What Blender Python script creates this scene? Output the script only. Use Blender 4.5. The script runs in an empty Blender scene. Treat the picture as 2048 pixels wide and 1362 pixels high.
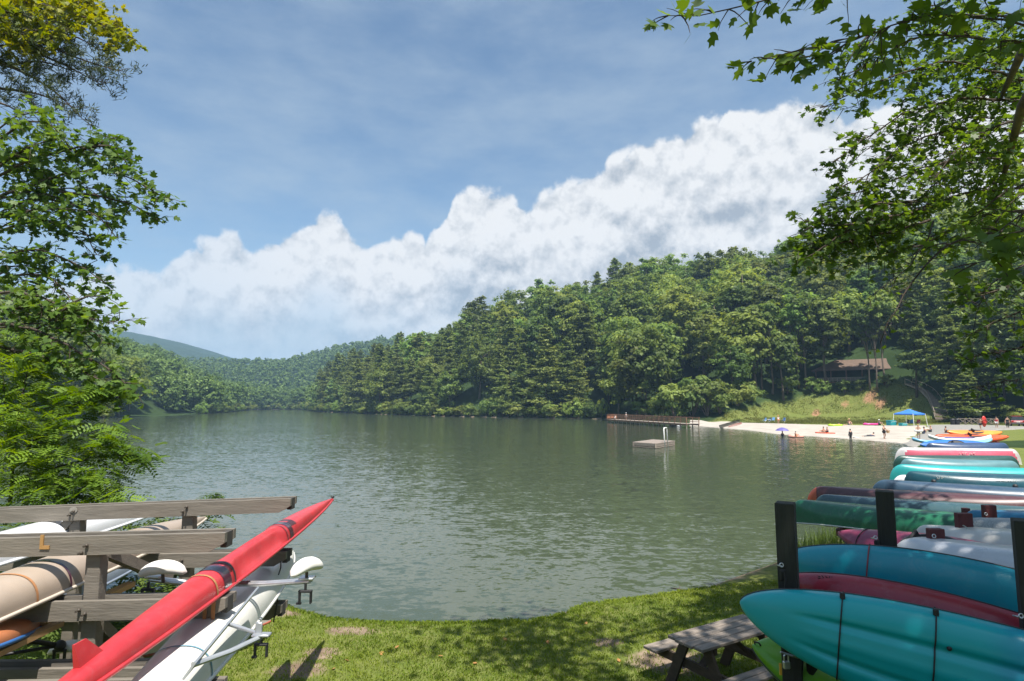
import bpy, math, random
import numpy as np
from mathutils import Vector, Matrix
C = bpy.context.scene.collection
R = math.radians
HAZE = 0.00030
rng = np.random.default_rng(7)
random.seed(7)

# ---------------------------------------------------------------- camera
EYE = 4.2
FPX = 1195.0
PITCH = math.atan(127 / FPX)
scene = bpy.context.scene
cd = bpy.data.cameras.new('camera')
cam = bpy.data.objects.new('camera', cd); C.objects.link(cam)
cd.sensor_width = 36.0; cd.lens = 36.0 * FPX / 2048
cd.clip_start = 0.05; cd.clip_end = 20000
cam.location = (0, 0, EYE); cam.rotation_euler = (math.pi / 2 + PITCH, 0, 0)
scene.camera = cam

def ray(px, py):
    a, b = (px - 1024) / FPX, (681 - py) / FPX
    c, s = math.cos(PITCH), math.sin(PITCH)
    return np.array([a, c - b * s, s + b * c])
def P(px, py, Y):                       # measured photo point at a known distance -> world point
    d = ray(px, py); return np.array([0, 0, EYE]) + d * (Y / d[1])
def PZ(px, py, z):
    d = ray(px, py); return np.array([0, 0, EYE]) + d * ((z - EYE) / d[2])

# ---------------------------------------------------------------- mesh builder
def nrm(v):
    v = np.asarray(v, float); return v / (np.linalg.norm(v) + 1e-12)

class MB:
    def __init__(self): self.v = []; self.f = []; self.m = []; self.n = 0
    def add(self, vs, fs, mi=0):
        vs = np.asarray(vs, float); self.v.append(vs)
        for f in fs: self.f.append([i + self.n for i in f]); self.m.append(mi)
        self.n += len(vs); return self
    def box(self, c, s, axes=None, mi=0, bev=0.0):
        c = np.asarray(c, float); h = np.asarray(s, float) / 2
        A = np.eye(3) if axes is None else np.asarray(axes, float)
        if bev <= 0:
            p = [c + A[0] * h[0] * a + A[1] * h[1] * b + A[2] * h[2] * d for a in (-1, 1) for b in (-1, 1) for d in (-1, 1)]
            return self.add(p, [(0, 1, 3, 2), (4, 6, 7, 5), (0, 4, 5, 1), (2, 3, 7, 6), (0, 2, 6, 4), (1, 5, 7, 3)], mi)
        bev = min(bev, h.min() * 0.9)
        pts = {}; vs = []
        for a in (-1, 1):
            for b in (-1, 1):
                for d in (-1, 1):
                    for k in range(3):
                        q = np.array([a, b, d]) * (h - bev); q[k] = (a, b, d)[k] * h[k]
                        pts[(a, b, d, k)] = len(vs); vs.append(c + A.T @ q if False else c + A[0] * q[0] + A[1] * q[1] + A[2] * q[2])
        fs = []
        for k in range(3):
            i, j = (k + 1) % 3, (k + 2) % 3
            for s_ in (-1, 1):
                q = []
                for (u, w) in ((-1, -1), (1, -1), (1, 1), (-1, 1)):
                    t = [0, 0, 0]; t[k] = s_; t[i] = u; t[j] = w; q.append(pts[(*t, k)])
                fs.append(q if s_ > 0 else q[::-1])
        for k in range(3):
            i, j = (k + 1) % 3, (k + 2) % 3
            for u in (-1, 1):
                for w in (-1, 1):
                    t0 = [0, 0, 0]; t0[k] = -1; t0[i] = u; t0[j] = w; t1 = list(t0); t1[k] = 1
                    q = [pts[(*t0, i)], pts[(*t1, i)], pts[(*t1, j)], pts[(*t0, j)]]
                    fs.append(q if u * w > 0 else q[::-1])
        for a in (-1, 1):
            for b in (-1, 1):
                for d in (-1, 1):
                    q = [pts[(a, b, d, 0)], pts[(a, b, d, 1)], pts[(a, b, d, 2)]]
                    fs.append(q if a * b * d > 0 else q[::-1])
        return self.add(vs, fs, mi)
    def bar(self, p0, p1, w, h, up=(0, 0, 1), mi=0, bev=0.0):   # w across, h along up
        p0 = np.asarray(p0, float); p1 = np.asarray(p1, float)
        d = nrm(p1 - p0); s = np.cross(d, np.asarray(up, float))
        if np.linalg.norm(s) < 1e-4: s = np.cross(d, [1, 0, 0])
        s = nrm(s); u = np.cross(s, d)
        return self.box((p0 + p1) / 2, (np.linalg.norm(p1 - p0), w, h), (d, s, u) if True else None, mi, bev)
    def tube(self, pts, rad, seg=8, cap=True, mi=0):
        pts = np.asarray(pts, float); n = len(pts)
        rad = np.broadcast_to(np.asarray(rad, float), (n,))
        t = np.gradient(pts, axis=0); rings = []
        ref = np.array([0, 0, 1.0]) if abs(nrm(t[0])[2]) < 0.9 else np.array([1.0, 0, 0])
        a = np.linspace(0, 2 * math.pi, seg, endpoint=False)
        for i in range(n):
            d = nrm(t[i]); s = nrm(np.cross(d, ref)); u = np.cross(s, d); ref = u
            rings.append(pts[i] + rad[i] * (np.cos(a)[:, None] * s + np.sin(a)[:, None] * u))
        return self.loft(rings, closed=True, cap=cap, mi=mi)
    def loft(self, rings, closed=True, cap=True, mi=0):
        n, k = len(rings), len(rings[0]); fs = []
        for i in range(n - 1):
            for j in range(k if closed else k - 1):
                jj = (j + 1) % k
                fs.append((i * k + j, i * k + jj, (i + 1) * k + jj, (i + 1) * k + j))
        if cap and closed:
            fs.append(tuple(range(k))[::-1]); fs.append(tuple(range((n - 1) * k, n * k)))
        return self.add(np.concatenate(rings), fs, mi)
    def ball(self, c, r, seg=12, rings=8, mi=0):
        r = np.broadcast_to(np.asarray(r, float), (3,)); c = np.asarray(c, float)
        a = np.linspace(0, 2 * math.pi, seg, endpoint=False); rs = []
        for t in np.linspace(0.02, math.pi - 0.02, rings):
            rs.append(np.stack([c[0] + r[0] * math.sin(t) * np.cos(a), c[1] + r[1] * math.sin(t) * np.sin(a), np.full(seg, c[2] - r[2] * math.cos(t))], 1))
        return self.loft(rs, mi=mi)
    def lathe(self, c, prof, seg=16, mi=0):     # prof: (r, z)
        a = np.linspace(0, 2 * math.pi, seg, endpoint=False); c = np.asarray(c, float)
        return self.loft([np.stack([c[0] + r * np.cos(a), c[1] + r * np.sin(a), np.full(seg, c[2] + z)], 1) for r, z in prof], mi=mi)
    def xf(self, M):
        M = np.array(M); self.v = [v @ M[:3, :3].T + M[:3, 3] for v in self.v]; return self
    def build(self, name, mat, parent=None, smooth=False, fix=True):
        off = np.zeros(3)
        p = parent
        while p is not None: off += np.array(p.location); p = p.parent
        me = bpy.data.meshes.new(name)
        vs = np.concatenate(self.v) - off
        me.from_pydata(vs.tolist(), [], self.f)
        mats = mat if isinstance(mat, (list, tuple)) else [mat]
        for m in mats: me.materials.append(m)
        if len(mats) > 1: me.polygons.foreach_set('material_index', np.array(self.m, dtype=np.int32))
        me.update()
        if fix:
            import bmesh
            bm = bmesh.new(); bm.from_mesh(me); bmesh.ops.recalc_face_normals(bm, faces=bm.faces); bm.to_mesh(me); bm.free()
        if smooth:
            me.shade_smooth() if smooth is True else me.shade_smooth()
            if smooth is not True: me.set_sharp_from_angle(angle=R(smooth))
        o = bpy.data.objects.new(name, me); C.objects.link(o)
        if parent is not None: o.parent = parent
        return o

def raw_mesh(name, verts, faces_flat, nper, mat, parent=None, attrs=None, smooth=False):
    """fast mesh: verts (N,3), faces_flat index array, nper = verts per face"""
    me = bpy.data.meshes.new(name)
    nv, nl = len(verts), len(faces_flat); nf = nl // nper
    me.vertices.add(nv); me.vertices.foreach_set('co', np.asarray(verts, np.float32).ravel())
    me.loops.add(nl); me.loops.foreach_set('vertex_index', np.asarray(faces_flat, np.int32))
    me.polygons.add(nf); me.polygons.foreach_set('loop_start', np.arange(0, nl, nper, dtype=np.int32))
    me.polygons.foreach_set('loop_total', np.full(nf, nper, np.int32))
    if smooth: me.polygons.foreach_set('use_smooth', np.ones(nf, bool))
    me.update(calc_edges=True)
    if attrs:
        for k, val in attrs.items():
            a = me.attributes.new(k, 'FLOAT', 'POINT'); a.data.foreach_set('value', np.asarray(val, np.float32))
    me.materials.append(mat)
    o = bpy.data.objects.new(name, me); C.objects.link(o)
    if parent is not None: o.parent = parent
    return o

def tag(o, label=None, cat=None, group=None, kind=None):
    if label: o['label'] = label
    if cat: o['category'] = cat
    if group: o['group'] = group
    if kind: o['kind'] = kind
    return o
def thing(name, label, cat, loc=(0, 0, 0), group=None):
    o = bpy.data.objects.new(name, None); C.objects.link(o)
    o.empty_display_size = 0.1; o.location = [float(x) for x in loc]
    return tag(o, label, cat, group)
def dup(root, loc, rz=0.0, sc=1.0, label=None, group=None):
    r = root.copy(); C.objects.link(r); r.location = [float(x) for x in loc]; r.rotation_euler = (0, 0, rz)
    r.scale = sc if hasattr(sc, '__len__') else (sc, sc, sc)
    if label: r['label'] = label
    if group: r['group'] = group
    for ch in root.children:
        c = ch.copy(); C.objects.link(c); c.parent = r
        for g in ch.children:
            d = g.copy(); C.objects.link(d); d.parent = c
    return r

# ---------------------------------------------------------------- materials
def nd(nt, t, **k):
    n = nt.nodes.new(t)
    for a, b in k.items():
        if a.startswith('i_'): n.inputs[a[2:].replace('_', ' ')].default_value = b
        else: setattr(n, a, b)
    return n
def mat(name, col, rough=0.6, var=0.15, scale=6.0, metal=0.0, bump=0.0, bscale=40.0, stretch=(1, 1, 1), coat=0.0, spec=0.5, col2=None, scuff=0.0):
    m = bpy.data.materials.new(name); m.use_nodes = True; nt = m.node_tree
    b = nt.nodes['Principled BSDF']
    tc = nd(nt, 'ShaderNodeTexCoord'); mp = nd(nt, 'ShaderNodeMapping'); mp.inputs['Scale'].default_value = stretch
    nt.links.new(tc.outputs['Object'], mp.inputs['Vector'])
    nz = nd(nt, 'ShaderNodeTexNoise', i_Scale=scale, i_Detail=6.0, i_Roughness=0.6)
    nt.links.new(mp.outputs[0], nz.inputs['Vector'])
    cr = nd(nt, 'ShaderNodeValToRGB')
    c = np.array(col, float); d = np.array(col2, float) if col2 is not None else c * (1 - var)
    e = c * (1 + var) if col2 is None else c
    cr.color_ramp.elements[0].position = 0.33; cr.color_ramp.elements[1].position = 0.67
    cr.color_ramp.elements[0].color = (*np.clip(d, 0, 1), 1); cr.color_ramp.elements[1].color = (*np.clip(e, 0, 1), 1)
    nt.links.new(nz.outputs['Fac'], cr.inputs['Fac'])
    if scuff > 0:
        ns_ = nd(nt, 'ShaderNodeTexNoise', i_Scale=9.0, i_Detail=9.0, i_Roughness=0.75, i_Distortion=0.8); nt.links.new(tc.outputs['Object'], ns_.inputs['Vector'])
        ms = nd(nt, 'ShaderNodeMapRange'); ms.inputs['From Min'].default_value = 0.50; ms.inputs['From Max'].default_value = 0.78; ms.inputs['To Max'].default_value = scuff; nt.links.new(ns_.outputs['Fac'], ms.inputs['Value'])
        mxs = nd(nt, 'ShaderNodeMix', data_type='RGBA'); mxs.inputs[7].default_value = (*np.clip(np.array(col) * .5 + .16, 0, 1), 1); nt.links.new(ms.outputs[0], mxs.inputs['Factor']); nt.links.new(cr.outputs[0], mxs.inputs[6]); nt.links.new(mxs.outputs[2], b.inputs['Base Color'])
    else: nt.links.new(cr.outputs[0], b.inputs['Base Color'])
    rr = nd(nt, 'ShaderNodeMapRange'); rr.inputs['To Min'].default_value = max(0.02, rough - 0.12); rr.inputs['To Max'].default_value = min(1, rough + 0.12)
    nt.links.new(nz.outputs['Fac'], rr.inputs['Value']); nt.links.new(rr.outputs[0], b.inputs['Roughness'])
    b.inputs['Metallic'].default_value = metal; b.inputs['Coat Weight'].default_value = coat
    b.inputs['Specular IOR Level'].default_value = spec
    if bump > 0:
        n2 = nd(nt, 'ShaderNodeTexNoise', i_Scale=bscale, i_Detail=5.0); nt.links.new(mp.outputs[0], n2.inputs['Vector'])
        bp = nd(nt, 'ShaderNodeBump', i_Strength=bump, i_Distance=0.01); nt.links.new(n2.outputs['Fac'], bp.inputs['Height'])
        nt.links.new(bp.outputs[0], b.inputs['Normal'])
    return m
def leaf_mat(name, c0, c1, trans=0.35, hue=0.06, val=0.35, spec=0.25, tcol=None, rough=0.55):
    """leaf colour from a per-clump tint attribute plus a per-tree random shift"""
    m = bpy.data.materials.new(name); m.use_nodes = True; nt = m.node_tree
    b = nt.nodes['Principled BSDF']; out = nt.nodes['Material Output']
    at = nd(nt, 'ShaderNodeAttribute', attribute_name='tint')
    cr = nd(nt, 'ShaderNodeValToRGB'); cr.color_ramp.elements[0].color = (*c0, 1); cr.color_ramp.elements[1].color = (*c1, 1)
    nt.links.new(at.outputs['Fac'], cr.inputs['Fac'])
    oi = nd(nt, 'ShaderNodeObjectInfo'); hs = nd(nt, 'ShaderNodeHueSaturation')
    mh = nd(nt, 'ShaderNodeMapRange'); mh.inputs['To Min'].default_value = 0.5 - hue; mh.inputs['To Max'].default_value = 0.5 + hue * 0.15
    wn = nd(nt, 'ShaderNodeTexWhiteNoise', noise_dimensions='1D'); nt.links.new(oi.outputs['Random'], wn.inputs['W'])
    nt.links.new(oi.outputs['Random'], mh.inputs['Value'])
    mv = nd(nt, 'ShaderNodeMapRange'); mv.inputs['To Min'].default_value = 1 - val; mv.inputs['To Max'].default_value = 1 + val
    nt.links.new(wn.outputs['Value'], mv.inputs['Value'])
    nt.links.new(mh.outputs[0], hs.inputs['Hue']); nt.links.new(mv.outputs[0], hs.inputs['Value']); nt.links.new(cr.outputs[0], hs.inputs['Color'])
    nt.links.new(hs.outputs[0], b.inputs['Base Color']); b.inputs['Roughness'].default_value = rough; b.inputs['Specular IOR Level'].default_value = spec
    tr = nd(nt, 'ShaderNodeBsdfTranslucent'); 
    if tcol is None: 
        hs2 = nd(nt, 'ShaderNodeHueSaturation', i_Hue=0.48, i_Saturation=1.15, i_Value=1.5); nt.links.new(hs.outputs[0], hs2.inputs['Color']); nt.links.new(hs2.outputs[0], tr.inputs['Color'])
    else: tr.inputs['Color'].default_value = (*tcol, 1)
    mx = nd(nt, 'ShaderNodeMixShader'); mx.inputs[0].default_value = trans
    nt.links.new(b.outputs[0], mx.inputs[1]); nt.links.new(tr.outputs[0], mx.inputs[2]); nt.links.new(mx.outputs[0], out.inputs['Surface'])
    return m

# ---------------------------------------------------------------- light and sky
SUN = nrm([0.15, -0.41, 1.0])
SUN_EL = math.asin(SUN[2]); SUN_AZ = math.atan2(SUN[0], SUN[1])
sl = bpy.data.lights.new('sun', 'SUN'); so = bpy.data.objects.new('sun', sl); C.objects.link(so)
sl.energy = 5.0; sl.angle = R(0.55); sl.color = (1.0, 0.95, 0.87)
so.rotation_euler = Vector(SUN).to_track_quat('Z', 'Y').to_euler(); so.location = (0, 0, 60)

world = bpy.data.worlds.new('World'); scene.world = world; world.use_nodes = True
wt = world.node_tree; bg = wt.nodes['Background']; L = wt.links.new
sky = nd(wt, 'ShaderNodeTexSky', sky_type='NISHITA', sun_disc=False, sun_elevation=SUN_EL, sun_rotation=SUN_AZ, altitude=300, air_density=1.0, dust_density=1.6, ozone_density=1.4)
tcw = nd(wt, 'ShaderNodeTexCoord')
def vm(op, a, b=None):
    n = nd(wt, 'ShaderNodeVectorMath', operation=op)
    for i, x in enumerate((a, b)):
        if x is None: continue
        if hasattr(x, 'links'): L(x, n.inputs[i])
        elif op == 'SCALE' and i == 1: n.inputs['Scale'].default_value = x
        else: n.inputs[i].default_value = x
    return n.outputs[0] if op != 'LENGTH' else n.outputs['Value']
def mm(op, a, b=None, c=None, clamp=False):
    n = nd(wt, 'ShaderNodeMath', operation=op, use_clamp=clamp)
    for i, x in enumerate((a, b, c)):
        if x is None: continue
        if hasattr(x, 'links'): L(x, n.inputs[i])
        else: n.inputs[i].default_value = x
    return n.outputs[0]
def wnoise(vec, scale, detail=6.0, rough=0.55, lac=2.0):
    n = nd(wt, 'ShaderNodeTexNoise', i_Scale=scale, i_Detail=detail, i_Roughness=rough, i_Lacunarity=lac); L(vec, n.inputs['Vector']); return n
def sstep(x, a, b):
    n = nd(wt, 'ShaderNodeMapRange', interpolation_type='SMOOTHSTEP'); L(x, n.inputs['Value'])
    n.inputs['From Min'].default_value = a; n.inputs['From Max'].default_value = b; return n.outputs[0]
def mixc(f, a, b):
    n = nd(wt, 'ShaderNodeMix', data_type='RGBA')
    for s, x in ((n.inputs['Factor'], f), (n.inputs[6], a), (n.inputs[7], b)):
        if hasattr(x, 'links'): L(x, s)
        else: s.default_value = x if not hasattr(x, '__len__') else (*x, 1)
    return n.outputs[2]
dirv = vm('NORMALIZE', tcw.outputs['Generated'])
sx = nd(wt, 'ShaderNodeSeparateXYZ'); L(dirv, sx.inputs[0])
AZ = mm('ARCTAN2', sx.outputs[0], sx.outputs[1]); EL = mm('ARCSINE', sx.outputs[2])
# cumulus bank: height of its top as a function of compass direction
prof = [(0, 590), (120, 560), (200, 530), (330, 552), (360, 515), (395, 484), (470, 478), (500, 505), (540, 486), (600, 462), (635, 428), (690, 440), (712, 490), (770, 485), (815, 465), (845, 500), (875, 478), (893, 420), (915, 394), (985, 378), (1025, 395), (1050, 424), (1100, 394), (1175, 372), (1225, 322), (1280, 305), (1370, 290), (1400, 262), (1465, 228), (1520, 240), (1590, 208), (1640, 246), (1700, 262), (1800, 215), (1950, 200), (2048, 230)]
pts = []
for x, y in [(x, y + (22 if x < 860 else 6)) for x, y in prof]:
    d = ray(x, y); d = d / np.linalg.norm(d); pts.append((math.atan2(d[0], d[1]), math.asin(d[2])))
A0, A1 = -math.pi, math.pi
def curve_node(inp, pts, vmax):
    n = nd(wt, 'ShaderNodeFloatCurve'); cu = n.mapping.curves[0]
    xs = [((a - A0) / (A1 - A0), e / vmax) for a, e in pts]
    cu.points[0].location = (0, 0.25); cu.points[1].location = (1, 0.25)
    for q in xs: cu.points.new(*q)
    for p in cu.points: p.handle_type = 'VECTOR'
    n.mapping.update(); L(mm('DIVIDE', mm('SUBTRACT', inp, A0), A1 - A0), n.inputs['Value']); return mm('MULTIPLY', n.outputs[0], vmax)
wv = wnoise(dirv, 9.0, 5.0, 0.6); wsep = nd(wt, 'ShaderNodeSeparateXYZ'); L(wv.outputs['Color'], wsep.inputs[0])
azw = mm('ADD', AZ, mm('MULTIPLY', mm('SUBTRACT', wsep.outputs[0], 0.5), 0.03))
elw = mm('ADD', EL, mm('MULTIPLY', mm('SUBTRACT', wsep.outputs[1], 0.5), 0.03))
top = curve_node(azw, pts, 0.8)
depth = mm('SUBTRACT', top, elw)                       # radians below the cloud top
def puffs(vec, scale, det=2.0):            # billows: inverted smooth cells in octaves
    n = nd(wt, 'ShaderNodeTexVoronoi', feature='F1', i_Scale=scale, i_Detail=det, i_Roughness=0.5); n.normalize = True; L(vec, n.inputs['Vector']); return mm('SUBTRACT', 1.0, mm('POWER', n.outputs['Distance'], 1.8))
wob = wnoise(dirv, 22.0, 4.0, 0.6); wd_ = vm('ADD', dirv, vm('SCALE', vm('SUBTRACT', wob.outputs['Color'], (.5, .5, .5)), 0.035))
UPV = (-0.004, -0.010, 0.020)
pf = puffs(wd_, 13.0); pf2 = puffs(vm('ADD', wd_, UPV), 13.0)
fine = wnoise(dirv, 30.0, 8.0, 0.62); fine2 = wnoise(vm('ADD', dirv, UPV), 30.0, 8.0, 0.62)
big = wnoise(vm('MULTIPLY', dirv, (1, 1, 1.5)), 7.0, 4.0, 0.5)
dn = mm('ADD', mm('ADD', depth, mm('MULTIPLY', mm('SUBTRACT', pf, 0.72), 0.13)), mm('MULTIPLY', mm('SUBTRACT', fine.outputs['Fac'], 0.5), 0.028))
mask = sstep(dn, 0.0, 0.013)
thin = sstep(AZ, -0.75, -0.25)
mask = mm('MULTIPLY', mask, mm('ADD', 0.62, mm('MULTIPLY', thin, 0.38)))
mask = mm('MULTIPLY', mask, mm('SUBTRACT', 1.0, mm('MULTIPLY', sstep(depth, 0.05, 0.17), mm('MULTIPLY', mm('SUBTRACT', 1.0, sstep(AZ, -0.40, 0.02)), 0.62))))
lit = mm('ADD', mm('MULTIPLY', mm('SUBTRACT', pf, pf2), 3.4), mm('MULTIPLY', mm('SUBTRACT', fine.outputs['Fac'], fine2.outputs['Fac']), 2.0))
deep = sstep(depth, 0.02, 0.20)
lit = mm('ADD', lit, mm('SUBTRACT', 0.93, mm('MULTIPLY', deep, mm('ADD', 0.22, mm('MULTIPLY', sstep(big.outputs['Fac'], 0.38, 0.60), 0.66)))), clamp=True)
ccol = mixc(lit, (2.55, 2.9, 3.35), (5.75, 5.8, 5.85))
# thin high veil
veil = wnoise(vm('MULTIPLY', dirv, (2.2, 2.2, 6.0)), 2.4, 6.0, 0.6)
vmask = mm('MULTIPLY', sstep(veil.outputs['Fac'], 0.22, 0.85), 0.58)
skyc = nd(wt, 'ShaderNodeMix', data_type='RGBA', blend_type='MULTIPLY'); skyc.inputs['Factor'].default_value = 1.0
L(sky.outputs[0], skyc.inputs[6]); skyc.inputs[7].default_value = (0.90, 1.01, 1.0, 1)
c1 = mixc(vmask, skyc.outputs[2], (3.0, 3.7, 4.4))
hz = mm('SUBTRACT', 1.0, sstep(EL, 0.0, 0.26))
c1 = mixc(mm('MULTIPLY', hz, 0.35), c1, (3.0, 3.5, 4.15))
c2 = mixc(mask, c1, ccol)
c3 = mixc(mm('MULTIPLY', mm('SUBTRACT', 1.0, sstep(EL, 0.02, 0.2)), 0.42), c2, (3.5, 3.9, 4.4))
L(c3, bg.inputs['Color']); bg.inputs['Strength'].default_value = 0.091

scene.view_settings.view_transform = 'Standard'; scene.view_settings.look = 'None'
scene.view_settings.gamma = 1.0; scene.view_settings.use_curve_mapping = False
scene.view_settings.exposure = 0.85
cy = scene.cycles
cy.use_denoising = True
cy.max_bounces = 6; cy.diffuse_bounces = 3; cy.glossy_bounces = 3; cy.transmission_bounces = 4; cy.transparent_max_bounces = 4; cy.volume_bounces = 0
cy.sample_clamp_indirect = 6.0; cy.caustics_reflective = False; cy.caustics_refractive = False
# ---------------------------------------------------------------- lake and terrain
def shore(px, py): 
    p = PZ(px, py, 0.0); return (p[0], p[1])
LAKE = np.array([shore(560, 1210), shore(620, 1228), shore(680, 1243), shore(780, 1250), shore(900, 1251), shore(1050, 1247), shore(1110, 1235), shore(1150, 1216), shore(1300, 1196), shore(1400, 1181), shore(1480, 1152), shore(1575, 1118),
    (9.3, 18.5), (12.5, 21.5), (16.5, 26), (21, 32.5), (27.3, 42), (34.2, 53), (40, 61), (42.5, 66), shore(1700, 877), shore(1560, 868), shore(1500, 860), shore(1400, 852), (33, 128), shore(1270, 842), shore(1200, 838), (10, 178), shore(1000, 835), shore(850, 832),
    shore(740, 828), (-80, 290), (-104, 322), (-135, 400), (-158, 452), (-175, 470), (-192, 455), (-178, 400), shore(480, 822), (-140, 290), shore(380, 829), (-121, 220), shore(290, 833), (-118, 150), (-112, 100), (-90, 60), (-55, 36), (-27, 21), (-12, 14.6), (-8, 13.4)])

def lake_dist(x, y):
    """signed distance to the shoreline, negative on the water"""
    x = np.asarray(x, float); y = np.asarray(y, float); sh = x.shape; x = x.ravel(); y = y.ravel()
    best = np.full(x.shape, 1e18); ins = np.zeros(x.shape, bool); n = len(LAKE)
    for i in range(n):
        ax, ay = LAKE[i]; bx, by = LAKE[(i + 1) % n]
        dx, dy = bx - ax, by - ay
        t = np.clip(((x - ax) * dx + (y - ay) * dy) / (dx * dx + dy * dy), 0, 1)
        best = np.minimum(best, (x - ax - t * dx) ** 2 + (y - ay - t * dy) ** 2)
        c = ((ay > y) != (by > y)) & (x < dx * (y - ay) / (dy + 1e-12 * (dy == 0)) + ax); ins ^= c
    d = np.sqrt(best); return np.where(ins, -d, d).reshape(sh)

def lump(x, y, s, seed):                 # cheap smooth value noise
    r = np.random.default_rng(seed); z = 0
    for k in range(5):
        a = r.uniform(0, 2 * math.pi); f = 2 * math.pi / s * r.uniform(0.6, 1.6); p = r.uniform(0, 6.28)
        z = z + np.sin(f * (x * math.cos(a) + y * math.sin(a)) + p)
    return z / 5
def sm(t): t = np.clip(t, 0, 1); return t * t * (3 - 2 * t)
#      photo x -> compass; flat strip behind the shore, hill height, run of the slope
HT = [(-900, 30, 24, 120), (-300, 12, 36, 120), (0, 10, 42, 120), (240, 8, 40, 130), (330, 10, 37, 125), (400, 6, 23, 120), (470, 4, 10, 90), (515, 4, 2.5, 60), (620, 4, 0.5, 40), (645, 2, 6, 40), (720, 1, 19, 48), (800, 1, 25, 60), (900, 1, 31, 72), (1000, 1, 34, 80), (1150, 1, 39, 95), (1280, 2, 44, 110), (1400, 5, 48, 125), (1450, 9, 51, 140), (1520, 22, 54, 145), (1600, 32, 57, 150), (1700, 40, 58, 150), (1850, 46, 56, 150), (2048, 52, 54, 150), (2300, 60, 40, 150), (2800, 60, 30, 150)]
HAZ = np.array([math.atan2(p[0] - 1024, FPX) for p in HT])
FAR = [(-200, 52), (300, 50), (480, 52), (560, 56), (620, 64), (690, 78), (760, 90), (1000, 90), (1400, 60), (2048, 60)]
MTN = [(-500, 150), (-100, 165), (100, 178), (255, 184), (300, 176), (350, 162), (400, 146), (480, 124), (600, 90), (800, 80), (2048, 70)]
def azi(l): return np.array([math.atan2(p[0] - 1024, FPX) for p in l])
def H(x, y, d=None):
    x = np.asarray(x, float); y = np.asarray(y, float)
    if d is None: d = lake_dist(x, y)
    az = np.arctan2(x, y); r = np.hypot(x, y)
    w0 = np.interp(az, HAZ, [h[1] for h in HT]); zm = np.interp(az, HAZ, [h[2] for h in HT]); Lh = np.interp(az, HAZ, [h[3] for h in HT])
    dp = np.maximum(d, 0)
    lawn = 0.30 * (1 - np.exp(-dp / 0.5)) * (r < 60) + 0.012 * np.minimum(dp, 60) * (r >= 60) + 0.05 * (r >= 60) * sm(dp / 2)
    # bank up towards the photographer, and the lawn behind the racks on the right
    lawn = lawn + 2.1 * sm((8.4 - y) / 8.0) * (np.abs(x) < 400) * (r < 60) * sm((16 - r) / 8)
    lawn = lawn + np.where(r < 60, 0.6 * sm((dp - 0.5) / 4.0) * sm((x - 5.0) / 3), 0)
    lawn = lawn + np.where((x > 5), 0.9 * sm((dp - 9) / 18) * sm((70 - r) / 25), 0)
    steep = 8.0 * sm((w0 - 3) / 14)
    hill = steep * sm((dp - w0) / 20) + zm * (1 - (1 - np.clip((dp - w0 - 4) / Lh, 0, 1)) ** 1.7)
    hill = hill + 2.0 * sm(dp / 6) * sm((7 - w0) / 6) + (dp > w0 + 8) * lump(x, y, 60, 3) * 2.0 * sm((dp - w0 - 8) / 25)
    hill = hill * sm((r - 45) / 35)
    far = np.interp(az, azi(FAR), [f[1] for f in FAR]) * sm((r - 500) / 380) + lump(x, y, 160, 5) * 6 * sm((r - 560) / 200)
    mtn = np.interp(az, azi(MTN), [f[1] for f in MTN]) * sm((r - 1000) / 800) + lump(x, y, 300, 9) * 12 * sm((r - 1100) / 500)
    z = np.maximum(np.maximum(lawn + hill, np.where(d > 8, far, 0)), np.where(r > 1000, mtn, 0))
    bed = np.maximum(-3.0, 0.28 * d)
    return np.where(d > 0, z, bed)
def Hp(x, y): return float(H(np.array([x]), np.array([y]))[0])

# ground: polar sheet round the viewpoint, fine near, reaching past the far mountain
az = np.concatenate([np.linspace(-math.pi, -0.85, 60, endpoint=False), np.linspace(-0.85, 0.85, 420, endpoint=False), np.linspace(0.85, math.pi, 60, endpoint=False)])
rr = np.concatenate([np.linspace(0.4, 30, 150, endpoint=False), 30 * (2600 / 30.0) ** np.linspace(0, 1, 260)])
GA, GR = np.meshgrid(az, rr); GX = GR * np.sin(GA); GY = GR * np.cos(GA)
GD = lake_dist(GX, GY); GZ = H(GX, GY, GD)
nr, na = GX.shape
gv = np.concatenate([np.stack([GX.ravel(), GY.ravel(), GZ.ravel()], 1), [[0, 0, Hp(0, 0.4)]]])
i, j = np.meshgrid(np.arange(nr - 1), np.arange(na), indexing='ij'); jn = (j + 1) % na
gf = np.stack([i * na + j, i * na + jn, (i + 1) * na + jn, (i + 1) * na + j], -1).reshape(-1)
gf = np.concatenate([gf, np.stack([np.full(na, nr * na), np.arange(na), (np.arange(na) + 1) % na, (np.arange(na) + 1) % na], 1)[:0].ravel()]).astype(int)

# what grows or lies on the ground (its own colours, not light): wood floor / lawn / bare mud by the water / red clay
def inpoly(x, y, poly):
    poly = np.asarray(poly, float); c = np.zeros(x.shape, bool); n = len(poly)
    for k in range(n):
        ax, ay = poly[k]; bx, by = poly[(k + 1) % n]
        c ^= ((ay > y) != (by > y)) & (x < (bx - ax) * (y - ay) / (by - ay + 1e-12) + ax)
    return c
def terrain_hit(px, py):                 # first ground point seen at a photo point
    d = ray(px, py); o = np.array([0, 0, EYE]); t = np.concatenate([np.linspace(1, 60, 400), np.linspace(60, 400, 1500)]) / d[1]
    p = o + d * t[:, None]; h = np.maximum(H(p[:, 0], p[:, 1]), 0); k = np.argmax(p[:, 2] < h)
    return p[k]
def gray(c): return c
lawn_m = ((GR < 60) & (GD > 0)).astype(float)
BANK = [terrain_hit(*q)[:2] for q in [(1375, 843), (1455, 826), (1530, 806), (1600, 800), (1680, 785), (1800, 768), (1850, 790), (1905, 845), (1990, 850), (2040, 848)]] + [np.array([70., 70.]), np.array([30., 60.])]
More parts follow.
